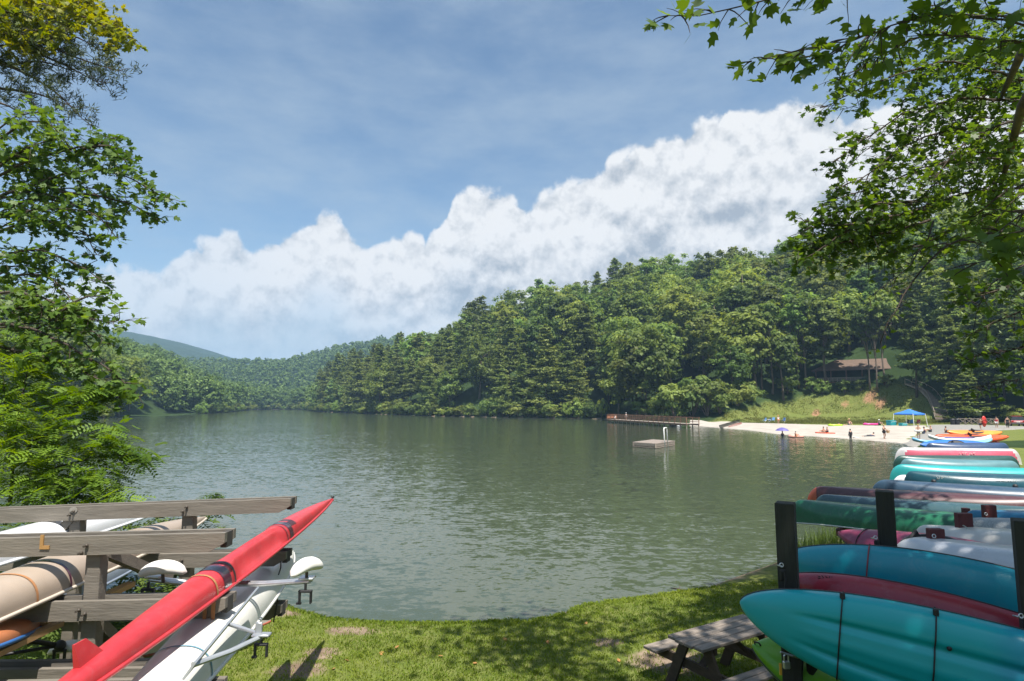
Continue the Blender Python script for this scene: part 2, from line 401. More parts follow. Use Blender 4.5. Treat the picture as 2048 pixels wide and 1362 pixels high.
bank_m = inpoly(GX, GY, BANK).astype(float)
for _ in range(3): bank_m[1:-1, 1:-1] = (bank_m[1:-1, 1:-1] * 2 + bank_m[:-2, 1:-1] + bank_m[2:, 1:-1] + bank_m[1:-1, :-2] + bank_m[1:-1, 2:]) / 6
shal = np.exp(-np.maximum(GD, 0) / 0.5)
clay = np.zeros_like(GX)
for (px, py, rx, ry) in [(1735, 799, 3.0, .8), (1655, 804, 1.3, .6), (1630, 830, 1.2, .6), (1768, 800, 2.0, .9), (1700, 803, 2, .7), (1480, 838, 1, .5)]:
    q = terrain_hit(px, py); clay = np.maximum(clay, np.exp(-(((GX - q[0]) / rx) ** 2 + ((GY - q[1]) / ry) ** 2)))
dirt = np.zeros_like(GX)
for (px, py, rx, ry) in [(595, 1340, .42, .3), (700, 1262, .5, .25), (560, 1225, .45, .3), (1340, 1330, .6, .5), (1215, 1290, .3, .2), (640, 1310, .3, .25)]:
    q = terrain_hit(px, py); dirt = np.maximum(dirt, np.exp(-(((GX - q[0]) / rx) ** 2 + ((GY - q[1]) / ry) ** 2)))
dirt = np.maximum(dirt, ((GR < 60) & (GD > -1.0) & (GX > 5) & (GX < 40)) * np.exp(-np.abs(GD) / 0.8) * 0.7)
grassm = np.clip(lawn_m + bank_m, 0, 1)
z1 = [0.0]
gm = bpy.data.materials.new('ground'); gm.use_nodes = True; nt = gm.node_tree; gb = nt.nodes['Principled BSDF']
def at(nm): return nd(nt, 'ShaderNodeAttribute', attribute_name=nm).outputs['Fac']
def gmix(f, a, b):
    n = nd(nt, 'ShaderNodeMix', data_type='RGBA')
    for s, x in ((n.inputs['Factor'], f), (n.inputs[6], a), (n.inputs[7], b)):
        if hasattr(x, 'links'): nt.links.new(x, s)
        else: s.default_value = x if not hasattr(x, '__len__') else (*x, 1)
    return n.outputs[2]
def gnoise(scale, det=6.0, ro=0.6):
    tc = nd(nt, 'ShaderNodeTexCoord'); n = nd(nt, 'ShaderNodeTexNoise', i_Scale=scale, i_Detail=det, i_Roughness=ro); nt.links.new(tc.outputs['Object'], n.inputs['Vector']); return n.outputs['Fac']
def gramp(f, a, b, p0=0.35, p1=0.65):
    n = nd(nt, 'ShaderNodeValToRGB'); n.color_ramp.elements[0].color = (*a, 1); n.color_ramp.elements[1].color = (*b, 1)
    n.color_ramp.elements[0].position = p0; n.color_ramp.elements[1].position = p1; nt.links.new(f, n.inputs['Fac']); return n.outputs[0]
def gstep(f, n2, a, b):                   # attribute edge broken up by noise
    m1 = nd(nt, 'ShaderNodeMath', operation='MULTIPLY_ADD'); nt.links.new(n2, m1.inputs[0]); m1.inputs[1].default_value = 0.7; nt.links.new(f, m1.inputs[2])
    n = nd(nt, 'ShaderNodeMapRange', interpolation_type='SMOOTHSTEP'); n.inputs['From Min'].default_value = a + 0.35; n.inputs['From Max'].default_value = b + 0.35; nt.links.new(m1.outputs[0], n.inputs['Value']); return n.outputs[0]
n5 = gnoise(3.0); n30 = gnoise(22.0); n05 = gnoise(0.25); nfar = gnoise(0.045, 9.0, 0.7)
grass_c = gmix(n05, gramp(n30, (0.060, 0.095, 0.018), (0.140, 0.180, 0.040)), gramp(n5, (0.105, 0.130, 0.030), (0.215, 0.205, 0.070)))
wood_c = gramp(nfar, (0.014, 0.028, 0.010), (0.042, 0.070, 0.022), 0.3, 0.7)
dirt_c = gramp(n5, (0.15, 0.105, 0.072), (0.27, 0.205, 0.150))
clay_c = gramp(n5, (0.23, 0.125, 0.070), (0.33, 0.20, 0.11))
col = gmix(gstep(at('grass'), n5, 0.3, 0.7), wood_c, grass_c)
col = gmix(gstep(at('dirt'), n5, 0.25, 0.6), col, dirt_c)
col = gmix(gstep(at('mud'), n5, 0.35, 0.65), col, dirt_c)
col = gmix(gstep(at('clay'), n5, 0.2, 0.55), col, clay_c)
nt.links.new(col, gb.inputs['Base Color']); gb.inputs['Roughness'].default_value = 0.95; gb.inputs['Specular IOR Level'].default_value = 0.1
bp = nd(nt, 'ShaderNodeBump', i_Strength=0.6, i_Distance=0.05); nt.links.new(n30, bp.inputs['Height'])
bp2 = nd(nt, 'ShaderNodeBump', i_Strength=1.0, i_Distance=9.0); nt.links.new(nfar, bp2.inputs['Height']); nt.links.new(bp.outputs[0], bp2.inputs['Normal'])
ff = nd(nt, 'ShaderNodeMix', data_type='VECTOR'); nt.links.new(at('farther'), ff.inputs['Factor']); nt.links.new(bp.outputs[0], ff.inputs[4]); nt.links.new(bp2.outputs[0], ff.inputs[5]); nt.links.new(ff.outputs[1], gb.inputs['Normal'])
ap = lambda a: np.append(np.asarray(a, float).ravel(), 0)
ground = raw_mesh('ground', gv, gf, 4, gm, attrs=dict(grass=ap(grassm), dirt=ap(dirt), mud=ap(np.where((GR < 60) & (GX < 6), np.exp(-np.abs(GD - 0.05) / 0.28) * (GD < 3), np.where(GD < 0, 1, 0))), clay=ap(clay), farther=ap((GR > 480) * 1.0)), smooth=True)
tag(ground, kind='structure')

WK = 0.255
# water: one sheet, fine wavelets modelled in the shader
wm = bpy.data.materials.new('lake_water'); wm.use_nodes = True; nt = wm.node_tree; b = nt.nodes['Principled BSDF']
b.inputs['Base Color'].default_value = (0.052, 0.067, 0.043, 1); b.inputs['Roughness'].default_value = 0.06; b.inputs['IOR'].default_value = 1.33
tc = nd(nt, 'ShaderNodeTexCoord')
def wslope(scale, sx_, sy_, rot, kx, ky, det=2.0):     # wavelet slopes as a vector noise, the same at every distance
    mp = nd(nt, 'ShaderNodeMapping'); mp.inputs['Scale'].default_value = (sx_, sy_, 1); mp.inputs['Rotation'].default_value = (0, 0, rot); nt.links.new(tc.outputs['Object'], mp.inputs['Vector'])
    n = nd(nt, 'ShaderNodeTexNoise', i_Scale=scale, i_Detail=det, i_Roughness=0.55, i_Distortion=0.3); nt.links.new(mp.outputs[0], n.inputs['Vector'])
    a = nd(nt, 'ShaderNodeVectorMath', operation='SUBTRACT'); a.inputs[1].default_value = (.5, .5, .5); nt.links.new(n.outputs['Color'], a.inputs[0])
    b_ = nd(nt, 'ShaderNodeVectorMath', operation='MULTIPLY'); b_.inputs[1].default_value = (kx, ky, 0); nt.links.new(a.outputs[0], b_.inputs[0]); return b_.outputs[0]
def vadd(a, c):
    n = nd(nt, 'ShaderNodeVectorMath', operation='ADD'); nt.links.new(a, n.inputs[0])
    if hasattr(c, 'links'): nt.links.new(c, n.inputs[1])
    else: n.inputs[1].default_value = c
    return n.outputs[0]
sl_ = vadd(wslope(3.9, 0.62, 1.25, R(12), WK * .7, WK), wslope(10.0, 0.7, 1.2, R(-14), WK * .6, WK * .8)); sl_ = vadd(sl_, wslope(0.7, 0.5, 1.6, R(22), WK * .2, WK * .3))
mp = nd(nt, 'ShaderNodeMapping'); mp.inputs['Scale'].default_value = (1, 2.2, 1); nt.links.new(tc.outputs['Object'], mp.inputs['Vector']); gn_ = nd(nt, 'ShaderNodeTexNoise', i_Scale=0.035, i_Detail=3.0); nt.links.new(mp.outputs[0], gn_.inputs['Vector'])
gust = nd(nt, 'ShaderNodeMapRange'); gust.inputs['From Min'].default_value = 0.35; gust.inputs['From Max'].default_value = 0.65; gust.inputs['To Min'].default_value = 0.75; gust.inputs['To Max'].default_value = 1.1; nt.links.new(gn_.outputs['Fac'], gust.inputs['Value'])
sc_ = nd(nt, 'ShaderNodeVectorMath', operation='SCALE'); nt.links.new(sl_, sc_.inputs[0]); nt.links.new(gust.outputs[0], sc_.inputs['Scale'])
nn_ = nd(nt, 'ShaderNodeVectorMath', operation='NORMALIZE'); nt.links.new(vadd(sc_.outputs[0], (0, 0, 1)), nn_.inputs[0]); nt.links.new(nn_.outputs[0], b.inputs['Normal'])
xs = np.linspace(-215, 60, 56); ys = np.linspace(8.5, 485, 96); WX, WY = np.meshgrid(xs, ys)
wv_ = np.stack([WX.ravel(), WY.ravel(), np.zeros(WX.size)], 1); i, j = np.meshgrid(np.arange(95), np.arange(55), indexing='ij')
wf = np.stack([i * 56 + j, i * 56 + j + 1, (i + 1) * 56 + j + 1, (i + 1) * 56 + j], -1).reshape(-1)
tag(raw_mesh('lake_water', wv_, wf, 4, wm), kind='structure')

# draped sheets: sand beach, boat ramp
def drape(name, poly, m, lift, step=0.6, wob=0.5, sink=0.25):
    poly = np.array([q[:2] for q in poly], float); x0, y0 = poly.min(0) - 2; x1, y1 = poly.max(0) + 2
    xs = np.arange(x0, x1, step); ys = np.arange(y0, y1, step); X, Y = np.meshgrid(xs, ys)
    Xw = X + lump(X, Y, 5, 21) * wob; Yw = Y + lump(X, Y, 5, 22) * wob
    ins = inpoly(Xw, Yw, poly); e = np.full(X.shape, 1e9)
    for k in range(len(poly)):
        a, c = poly[k], poly[(k + 1) % len(poly)]; dd = c - a; t = np.clip(((Xw - a[0]) * dd[0] + (Yw - a[1]) * dd[1]) / (dd @ dd), 0, 1)
        e = np.minimum(e, np.hypot(Xw - a[0] - t * dd[0], Yw - a[1] - t * dd[1]))
    e = np.where(ins, e, -e); Z = H(X, Y) + np.where(e > 0, lift * np.clip(e / 0.8, 0, 1) + lift * 0.02, -sink * np.clip(-e / 0.6, 0, 1) - 0.02)
    keep = e > -0.9; ny, nx = X.shape; i, j = np.meshgrid(np.arange(ny - 1), np.arange(nx - 1), indexing='ij')
    ok = keep[:-1, :-1] & keep[1:, :-1] & keep[:-1, 1:] & keep[1:, 1:]; i, j = i[ok], j[ok]
    f = np.stack([i * nx + j, i * nx + j + 1, (i + 1) * nx + j + 1, (i + 1) * nx + j], -1).reshape(-1)
    return tag(raw_mesh(name, np.stack([X.ravel(), Y.ravel(), Z.ravel()], 1), f, 4, m, smooth=True), kind='structure')
M_sand = mat('sand', (0.38, 0.345, 0.30), 0.95, 0.16, 0.5, bump=1.0, bscale=1.6, spec=0.1)
M_gravel = mat('gravel', (0.25, 0.24, 0.22), 0.95, 0.2, 3.0, bump=0.6, bscale=20, spec=0.1)
q = lambda px, py: terrain_hit(px, py)[:2]
BEACH = [q(1378, 848), q(1378, 840), q(1440, 842), q(1540, 847), q(1640, 850), q(1760, 852), q(1850, 851), q(1862, 858), q(1838, 868), q(1815, 878), (46, 70), (43, 64), (38, 68), (36, 84), (36, 96), (33.5, 114)]
drape('beach_sand', BEACH, M_sand, 0.10)
RAMP = [q(1852, 851), q(1905, 850), q(2060, 853), q(2060, 858), q(1960, 863), q(1900, 874), q(1850, 885), (38, 57), (41, 64), (45, 69), q(1830, 872), q(1862, 860)]
drape('boat_ramp', RAMP, M_gravel, 0.14, wob=0.3)
# ---------------------------------------------------------------- forest
M_bark = mat('bark', (0.16, 0.125, 0.10), 0.95, 0.35, 5.0, stretch=(1, 1, 0.15), bump=1.0, bscale=12, spec=0.1)
M_bark_dark = mat('bark_dark', (0.075, 0.060, 0.050), 0.95, 0.35, 9.0, stretch=(1, 1, 0.2), bump=1.0, bscale=22, spec=0.1)
M_leaf = leaf_mat('broadleaf_leaves', (0.074, 0.134, 0.026), (0.212, 0.312, 0.068), 0.44, 0.045, 0.45)
M_pine = leaf_mat('pine_needles', (0.084, 0.136, 0.032), (0.230, 0.290, 0.080), 0.36, 0.02, 0.25)
M_bushleaf = leaf_mat('bush_leaves', (0.085, 0.150, 0.026), (0.215, 0.290, 0.070), 0.35, 0.04, 0.3)

def quads(cen, nor, sz, asp, r, fold=0.0):
    """one small four-cornered leaf per centre"""
    n = len(cen); a = r.normal(size=(n, 3)); t = np.cross(nor, a); t /= np.linalg.norm(t, axis=1)[:, None] + 1e-9
    b = np.cross(nor, t); sz = np.broadcast_to(sz, (n,))[:, None]
    v = np.stack([cen - t * sz, cen - b * sz * asp, cen + t * sz, cen + b * sz * asp], 1)
    return v.reshape(-1, 3)
def unit(v): return v / (np.linalg.norm(v, axis=1)[:, None] + 1e-9)
def broad_crown(seed, h=16.0, w=5.2, base=0.28, nclump=75, nleaf=58, leaf=0.34, droop=0.0):
    r = np.random.default_rng(seed); cs = []
    zc = h * (base + 1) / 2; hz = h * (1 - base) / 2
    lob = [(r.uniform(0, 6.28), r.uniform(-0.5, 0.8), r.uniform(0.55, 0.8)) for _ in range(7)]
    while len(cs) < nclump:
        if r.random() < 0.55:
            a, zz, q = lob[r.integers(7)]; c0 = np.array([math.cos(a) * 0.48, math.sin(a) * 0.48, zz * 0.6]); p = c0 + r.normal(size=3) * 0.27
        else:
            p = unit(r.normal(size=(1, 3)))[0] * r.uniform(0.55, 1.0)
        if np.linalg.norm(p) > 1.08: continue
        if p[2] < -0.2: p[:2] *= 1.0
        cs.append([p[0] * w, p[1] * w, zc + p[2] * hz])
    cs = np.array(cs); V = []; T = []
    for c in cs:
        rc = r.uniform(0.6, 1.2) * w / 4.6
        p = r.normal(size=(nleaf, 3)) * np.array([rc, rc, rc * 0.55]) * 0.62; p[:, 2] -= 0.10 * (p[:, 0] ** 2 + p[:, 1] ** 2) / rc
        out = unit(p + 0.35 * (c - [0, 0, zc]) / w); nor = unit(out * 0.9 + np.array([0, 0, 0.6]) + r.normal(size=(nleaf, 3)) * 0.38)
        V.append(quads(c + p, nor, leaf * r.uniform(0.6, 1.25, nleaf), 0.72, r)); tt = r.uniform(0.1, 0.75); T.append(np.repeat(np.clip(tt + r.normal(size=nleaf) * 0.14, 0, 1), 4))
    return np.concatenate(V), np.concatenate(T), cs
def pine_crown(seed, h=17.0, w=3.4, base=0.12, layers=26, nleaf=44, leaf=0.36):
    r = np.random.default_rng(seed); V = []; T = []
    for k in range(layers):
        t = k / (layers - 1); z = h * (base + (1 - base) * t) ; rad = w * (1 - t) ** 0.55 * r.uniform(0.62, 1.15) + 0.3
        nb = r.integers(5, 8)
        for q in range(nb):
            a = r.uniform(0, 6.28); L_ = rad * r.uniform(0.6, 1.15); s = r.uniform(0, 1, nleaf) ** 0.6
            sp = r.normal(size=nleaf) * 0.17 * (0.4 + s) * min(L_, 3) ; rise = -0.10 * L_ * s + 0.22 * L_ * s * s
            p = np.stack([math.cos(a) * s * L_ - math.sin(a) * sp, math.sin(a) * s * L_ + math.cos(a) * sp, z + rise + r.normal(size=nleaf) * 0.10], 1)
            nor = unit(np.array([0, 0, 1.0]) + r.normal(size=(nleaf, 3)) * 0.45 + 0.3 * np.array([math.cos(a), math.sin(a), 0]))
            V.append(quads(p, nor, leaf * r.uniform(0.6, 1.2, nleaf), 0.42, r)); tt = r.uniform(0.2, 0.7); T.append(np.repeat(np.clip(tt + 0.25 * (s - 0.6) + r.normal(size=nleaf) * 0.1, 0, 1), 4))
    return np.concatenate(V), np.concatenate(T), None
def crown_obj(name, V, T, m, parent): return raw_mesh(name, V, np.arange(len(V)), 4, m, parent, attrs=dict(tint=T))
def trunk_obj(seed, h, r0, parent, cs=None, m=None, top=0.85):
    r = np.random.default_rng(seed); mb = MB(); n = 7
    z = np.linspace(-0.8, h * top, n); wob = np.cumsum(r.normal(size=(n, 2)) * 0.10, axis=0); wob -= wob[0]
    pts = np.stack([wob[:, 0], wob[:, 1], z], 1); rad = r0 * (1 - 0.82 * np.linspace(0, 1, n)); rad[0] *= 1.35
    mb.tube(pts, rad, 7)
    if cs is not None:
        for c in cs[:: max(1, len(cs) // 11)]:
            k = r.uniform(0.35, 0.8); p0 = np.array([np.interp(k, np.linspace(0, 1, n), pts[:, i]) for i in range(3)])
            p0[2] = min(p0[2], c[2] - 0.4); mid = (p0 + c) / 2 + [0, 0, 0.35]; mb.tube([p0, mid, c], [r0 * 0.34, r0 * 0.2, r0 * 0.06], 5)
    return mb.build('trunk', m or M_bark, parent, smooth=True)

protos = {'broad': [], 'pine': [], 'tall': [], 'shrub': [], 'under': []}
def proto(kind, seed, **k):
    t = thing({'broad': 'broadleaf_tree', 'tall': 'broadleaf_tree', 'pine': 'pine_tree', 'shrub': 'shrub', 'under': 'shrub'}[kind], 'x', 'tree')
    if kind == 'broad': V, T, cs = broad_crown(seed, **k); crown_obj('crown', V, T, M_leaf, t); trunk_obj(seed, k.get('h', 16), 0.26, t, cs)
    elif kind == 'tall': V, T, cs = broad_crown(seed, **k); crown_obj('crown', V, T, M_leaf, t); trunk_obj(seed, k.get('h', 16), 0.24, t, cs)
    elif kind == 'pine': V, T, cs = pine_crown(seed, **k); crown_obj('crown', V, T, M_pine, t); trunk_obj(seed, k.get('h', 17), 0.2, t, None, M_bark_dark, 0.97)
    else:
        V, T, cs = broad_crown(seed, **k); crown_obj('foliage', V, T, M_bushleaf if kind == 'shrub' else M_leaf, t)
        mb = MB(); 
        for c in cs[::6]: mb.tube([[0, 0, -0.3], [c[0] * .4, c[1] * .4, c[2] * .5], c], [0.05, 0.035, 0.012], 5)
        mb.build('stem', M_bark, t)
    protos[kind].append(t); return t
for s in range(10): proto('broad', 100 + s, h=14.0 + s % 5 * 1.3, w=4.1 + 0.45 * (s % 4), base=0.14 + 0.05 * (s % 3), nclump=(62, 80, 95)[s % 3])
for s in range(3): proto('tall', 200 + s, h=23.0, w=3.7, base=0.58, nclump=52)
for s in range(4): proto('pine', 300 + s, h=16.5 + s % 2 * 2, w=3.5 + 0.35 * (s % 3), base=0.10 if s < 3 else 0.3)
for s in range(4): proto('shrub', 400 + s, h=3.4, w=2.0, base=0.02, nclump=34, nleaf=52, leaf=0.17)

for s in range(3): proto('under', 450 + s, h=3.6, w=2.1, base=0.0, nclump=34, nleaf=52, leaf=0.18)
used = {}
def plant(kind, x, y, sc, label, group, cat=None, idx=None, z=None, name=None):
    pl = protos[kind]; k = idx if idx is not None else random.randrange(len(pl)); p = pl[k]
    z = Hp(x, y) if z is None else z; rz = random.uniform(0, 6.28)
    if (kind, k) not in used:
        used[(kind, k)] = 1; o = p; o.location = (x, y, z); o.rotation_euler = (0, 0, rz); o.scale = (sc, sc, sc) if not hasattr(sc, '__len__') else sc
    else: o = dup(p, (x, y, z), rz, sc)
    if name: o.name = name
    o['label'] = label; o['group'] = group; o['category'] = cat or ('shrub' if kind in ('shrub', 'under') else 'tree'); return o

# where trees can stand
NB = 8.2
gx, gy = np.meshgrid(np.arange(-480, 400, NB), np.arange(60, 520, NB)); r_ = np.random.default_rng(11)
gx = gx + r_.uniform(-0.45, 0.45, gx.shape) * NB; gy = gy + r_.uniform(-0.45, 0.45, gy.shape) * NB
gd = lake_dist(gx, gy); ga = np.arctan2(gx, gy); grd = np.hypot(gx, gy)
w0a = np.interp(ga, HAZ, [h[1] for h in HT])
ok = (gd > 1.0) & (np.abs(ga) < 1.08) & (gy > 62) & (grd < 560)
CLEAR = BANK + []
CLEAR = [terrain_hit(*p)[:2] for p in [(1378, 846), (1440, 832), (1500, 808), (1590, 796), (1650, 786), (1690, 776)]] + [np.array([78., 150.]), np.array([97., 150.])] + [terrain_hit(*p)[:2] for p in [(1880, 800), (1900, 838)]] + [np.array([92., 108.]), np.array([80., 70.]), np.array([36., 60.])]
ok &= ~inpoly(gx, gy, CLEAR)
LCLR = [np.array(p, float) for p in [(-119, 180), (-135, 215), (-146, 236), (-136, 262), (-118, 232)]]
ok &= ~inpoly(gx, gy, LCLR)
gp_ = 1024 + FPX * np.tan(ga); ok &= ~((gp_ > 1300) & (gp_ < 1470) & (gd < 17))
gx, gy, gd, ga, grd, w0a = (q_[ok] for q_ in (gx, gy, gd, ga, grd, w0a)); gz = H(gx, gy, gd)
# hide rule: keep a tree only where its top shows over the trees in front of it
order = np.argsort(grd); horizon = {}; vis = np.zeros(len(gx), bool)
for k in order:
    b = int((ga[k] + 1) / 0.006); w = max(1, int(4.0 / grd[k] / 0.006)); topa = (gz[k] + 15.5 - EYE) / grd[k]
    cur = min(horizon.get(q_, -1) for q_ in range(b - w, b + w + 1)); vis[k] = topa > cur - 0.004
    for q_ in range(b - w, b + w + 1): horizon[q_] = max(horizon.get(q_, -1), topa)
gx, gy, gd, ga, grd, gz = (q_[vis] for q_ in (gx, gy, gd, ga, grd, gz))
px_ = 1024 + FPX * np.tan(ga); pk = lump(gx, gy, 70, 31)
ispine = ((gd < 26) & (px_ > 640) & (px_ < 1235) & (r_.random(len(gx)) < 0.75)) | ((r_.random(len(gx)) < 0.12) & (gd < 32) & (px_ > 640)) | ((px_ > 1830) & (gd < 90) & (r_.random(len(gx)) < 0.7)) | ((px_ > 1180) & (px_ < 1330) & (pk > 0.3))
order = np.argsort(grd); nb = np_ = 0; rest = []
side = lambda p: 'left shore' if p < 530 else 'right hillside'
for k in order:
    x, y, d = gx[k], gy[k], gd[k]; sc = random.uniform(0.85, 1.5)
    s_ = side(px_[k])
    if abs(ga[k]) > .735: rest.append(k); continue
    if ispine[k]:
        if np_ < 150:
            np_ += 1; lb = 'dark green pine with layered boughs at the waterline below the wooded %s' % s_ if d < 14 else 'dark green layered pine among broadleaf trees on the %s' % s_
            plant('pine', x, y, (sc * 1.1, sc * 1.1, sc), lb, ('pines at the water of the ' if d < 14 else 'pines up the ') + s_); continue
    elif nb < 290:
        nb += 1
        lb = 'leafy broadleaf tree standing by the water on the %s' % s_ if d < 18 else ('rounded broadleaf tree part way up the wooded %s' % s_ if d < 60 else 'broadleaf tree high on the wooded %s against the clouds' % s_)
        plant('broad', x, y, (sc * random.uniform(.95, 1.2), sc * random.uniform(.95, 1.2), sc), lb, ('broadleaf trees by the water of the ' if d < 18 else ('broadleaf trees part way up the ' if d < 60 else 'broadleaf trees high on the ')) + s_); continue
    rest.append(k)
# the rest of the wood, and the far hill, as one mass
def mass(name, spots, m, nclump, nleaf, leaf, label):
    var = [broad_crown(900 + s, h=15.5, w=4.8, base=0.05, nclump=nclump, nleaf=nleaf, leaf=leaf) for s in range(6)]
    V = []; T = []
    for (x, y, z, s) in spots:
        v, t, _ = var[random.randrange(6)]; a = random.uniform(0, 6.28); c_, s_ = math.cos(a), math.sin(a)
        V.append(np.stack([x + s * (v[:, 0] * c_ - v[:, 1] * s_), y + s * (v[:, 0] * s_ + v[:, 1] * c_), z + s * v[:, 2]], 1)); T.append(np.clip(t + random.uniform(-0.25, 0.25), 0, 1))
    o = crown_obj(name, np.concatenate(V), np.concatenate(T), m, None); return tag(o, label, 'forest', kind='stuff')
M_mass = leaf_mat('forest_leaves', (0.066, 0.120, 0.026), (0.178, 0.262, 0.062), 0.3, 0.0, 0.0)
mass('forest', [(gx[k], gy[k], gz[k], random.uniform(0.8, 1.2)) for k in rest], M_mass, 45, 30, 0.55, 'rest of the wood behind the front trees')
fx, fy = np.meshgrid(np.arange(-900, 60, 11.5), np.arange(490, 1120, 11.5)); fx = fx + r_.uniform(-5, 5, fx.shape); fy = fy + r_.uniform(-5, 5, fy.shape)
fa = np.arctan2(fx, fy); fp = 1024 + FPX * np.tan(fa); okf = (fp > 330) & (fp < 800) & (np.hypot(fx, fy) > 500) & (np.hypot(fx, fy) < 930); fx, fy = fx[okf], fy[okf]; fd = lake_dist(fx, fy); fz = H(fx, fy, fd)
okf = fd > 2; print('far', okf.sum())
mass('far_forest', [(fx[k], fy[k], fz[k] - 2, random.uniform(0.75, 1.15)) for k in np.nonzero(okf)[0]], M_mass, 13, 14, 1.15, 'hazy wooded hill beyond the end of the lake')

# haze: even air in one closed box over lake, hills and mountain
hb = MB(); hb.box((-600, 2400, 180), (7600, 5600, 0), None) if False else None
hz_lo, hz_hi = -4.5, 215.0
mb = MB(); mb.box((0, 0, (hz_lo + hz_hi) / 2), (5300, 5300, hz_hi - hz_lo))
hm = bpy.data.materials.new('haze'); hm.use_nodes = True; nt = hm.node_tree; nt.nodes.remove(nt.nodes['Principled BSDF'])
pv = nd(nt, 'ShaderNodeVolumePrincipled'); pv.inputs['Color'].default_value = (0.42, 0.66, 0.95, 1); pv.inputs['Density'].default_value = HAZE; pv.inputs['Anisotropy'].default_value = 0.0
nt.links.new(pv.outputs[0], nt.nodes['Material Output'].inputs['Volume'])
hzo = tag(mb.build('haze', hm), 'pale blue summer haze in the air over the lake', 'haze', kind='stuff')
# ---------------------------------------------------------------- beach, dock, raft, pavilion, people
M_deck = mat('deck_timber', (0.30, 0.17, 0.10), 0.8, 0.25, 4.0, stretch=(1, 1, 3), bump=0.3)
M_deck_grey = mat('weathered_timber', (0.30, 0.245, 0.20), 0.85, 0.25, 3.0, stretch=(0.4, 4, 4), bump=0.4)
M_raft = mat('raft_planks', (0.24, 0.195, 0.165), 0.85, 0.2, 2.5, stretch=(0.5, 5, 1), bump=0.4)
M_white = mat('white_paint', (0.78, 0.77, 0.74), 0.4, 0.06, 5)
M_alu = mat('brushed_metal', (0.62, 0.63, 0.64), 0.35, 0.1, 8, metal=0.8)
M_black = mat('black_rubber', (0.018, 0.018, 0.02), 0.55, 0.3, 8)
M_blue_cloth = mat('blue_canopy_cloth', (0.035, 0.17, 0.58), 0.65, 0.12, 3)
def col(name, c, rough=0.5, var=0.1, **k): return mat(name, c, rough, var, 4.0, **k)

# dock: walkway from the end of the sand along the shore
d0 = PZ(1374, 848, 0.72); d1 = PZ(1214, 838.5, 0.72); ax = nrm(d1 - d0); ax[2] = 0; bk = np.array([-ax[1], ax[0], 0]); bk = bk if bk[1] > 0 else -bk
Ld = np.linalg.norm(d1 - d0)
dock = thing('dock', 'long brown timber dock with railings running along the shore from the sand', 'dock', (d0 + d1) / 2 * [1, 1, 0])
m = MB(); n = int(Ld / 0.3)
for i in range(n): m.bar(d0 + ax * (i + .5) * Ld / n - bk * 0.1, d0 + ax * (i + .5) * Ld / n + bk * 2.5, Ld / n - 0.015, 0.05)
m.build('decking', M_raft, dock)
m = MB()
for s in (0.0, 2.4): m.bar(d0 + bk * s - [0, 0, .16], d1 + bk * s - [0, 0, .16], 0.1, 0.24)
m.build('beam', M_deck, dock)
for i in range(18):
    for s in (0.0, 2.4):
        p = d0 + ax * (0.15 + i * (Ld - .3) / 17) + bk * s; m = MB(); m.box(p - [0, 0, 1.0], (0.16, 0.16, 1.9)); m.build('pile', M_deck_grey, dock)
        p = p - bk * 0.06 if s == 0 else p + bk * .06
        m = MB(); m.box(p + [0, 0, .53], (0.11, 0.11, 1.14)); m.build('railing_post', M_deck, dock)
for s in (-0.12, 2.52):
    m = MB(); a, b_ = d0 + bk * s, d1 + bk * s
    m.bar(a + [0, 0, 1.12], b_ + [0, 0, 1.12], 0.16, 0.05); m.bar(a + [0, 0, 0.98], b_ + [0, 0, 0.98], 0.05, 0.12); m.bar(a + [0, 0, 0.35], b_ + [0, 0, 0.35], 0.04, 0.09); m.bar(a + [0, 0, 0.65], b_ + [0, 0, 0.65], 0.04, 0.09)
    m.build('railing', M_deck, dock)
m = MB(); m.bar(d1 - bk * .1 + [0, 0, 1.12], d1 + bk * 2.5 + [0, 0, 1.12], 0.16, 0.05); m.bar(d1 - bk * .1 + [0, 0, .5], d1 + bk * 2.5 + [0, 0, .5], 0.05, 0.6); m.build('end_panel', col('orange_board', (0.42, 0.17, 0.09)), dock)

# swimming raft
c0, c1, c3 = PZ(1311, 897.5, 0), PZ(1266, 894, 0), PZ(1352, 890.5, 0)
u = (c1 - c0); v = (c3 - c0); v = v * 0.92
raft = thing('swim_raft', 'square wooden swimming raft floating in mid lake with white ladder rails', 'raft', (c0 + (u + v) / 2))
lu, lv = np.linalg.norm(u), np.linalg.norm(v); U, V_ = u / lu, v / lv
m = MB(); k = 14
for i in range(k): 
    a = c0 + V_ * (i + .5) * lv / k + [0, 0, .46]; m.bar(a - U * .05, a + U * (lu + .05), lv / k - 0.02, 0.05)
m.build('deck', M_raft, raft)
for (a, b_) in ((c0, c0 + u), (c0, c0 + v), (c0 + v, c0 + u + v), (c0 + u, c0 + u + v)):
    m = MB(); m.bar(a + [0, 0, .33], b_ + [0, 0, .33], 0.09, 0.3); m.bar(a + [0, 0, .08], b_ + [0, 0, .08], 0.12, 0.1); m.build('side_board', M_deck_grey, raft)
m = MB(); 
for a, b_ in ((.2, .2), (.8, .2), (.2, .8), (.8, .8)): m.box(c0 + u * a + v * b_ + [0, 0, 0.05], (.8, .8, .5), bev=.1)
m.build('float_drum', M_black, raft)
for a in (c0, c0 + u * .98, c0 + v * .98):
    m = MB(); m.box(a + [0, 0, .28], (.12, .12, .44)); m.build('corner_post', M_deck_grey, raft)
lp = c0 + v * 0.52; m = MB(); w = V_ * 0.42; z_ = np.array([0, 0, 1.])
m.tube([lp - w + z_ * -.4 - U * .1, lp - w + z_ * 1.7, lp - w * .8 + z_ * 1.86, lp + w * .8 + z_ * 1.86, lp + w + z_ * 1.7, lp + w + z_ * -.4 - U * .1], .06, 8)
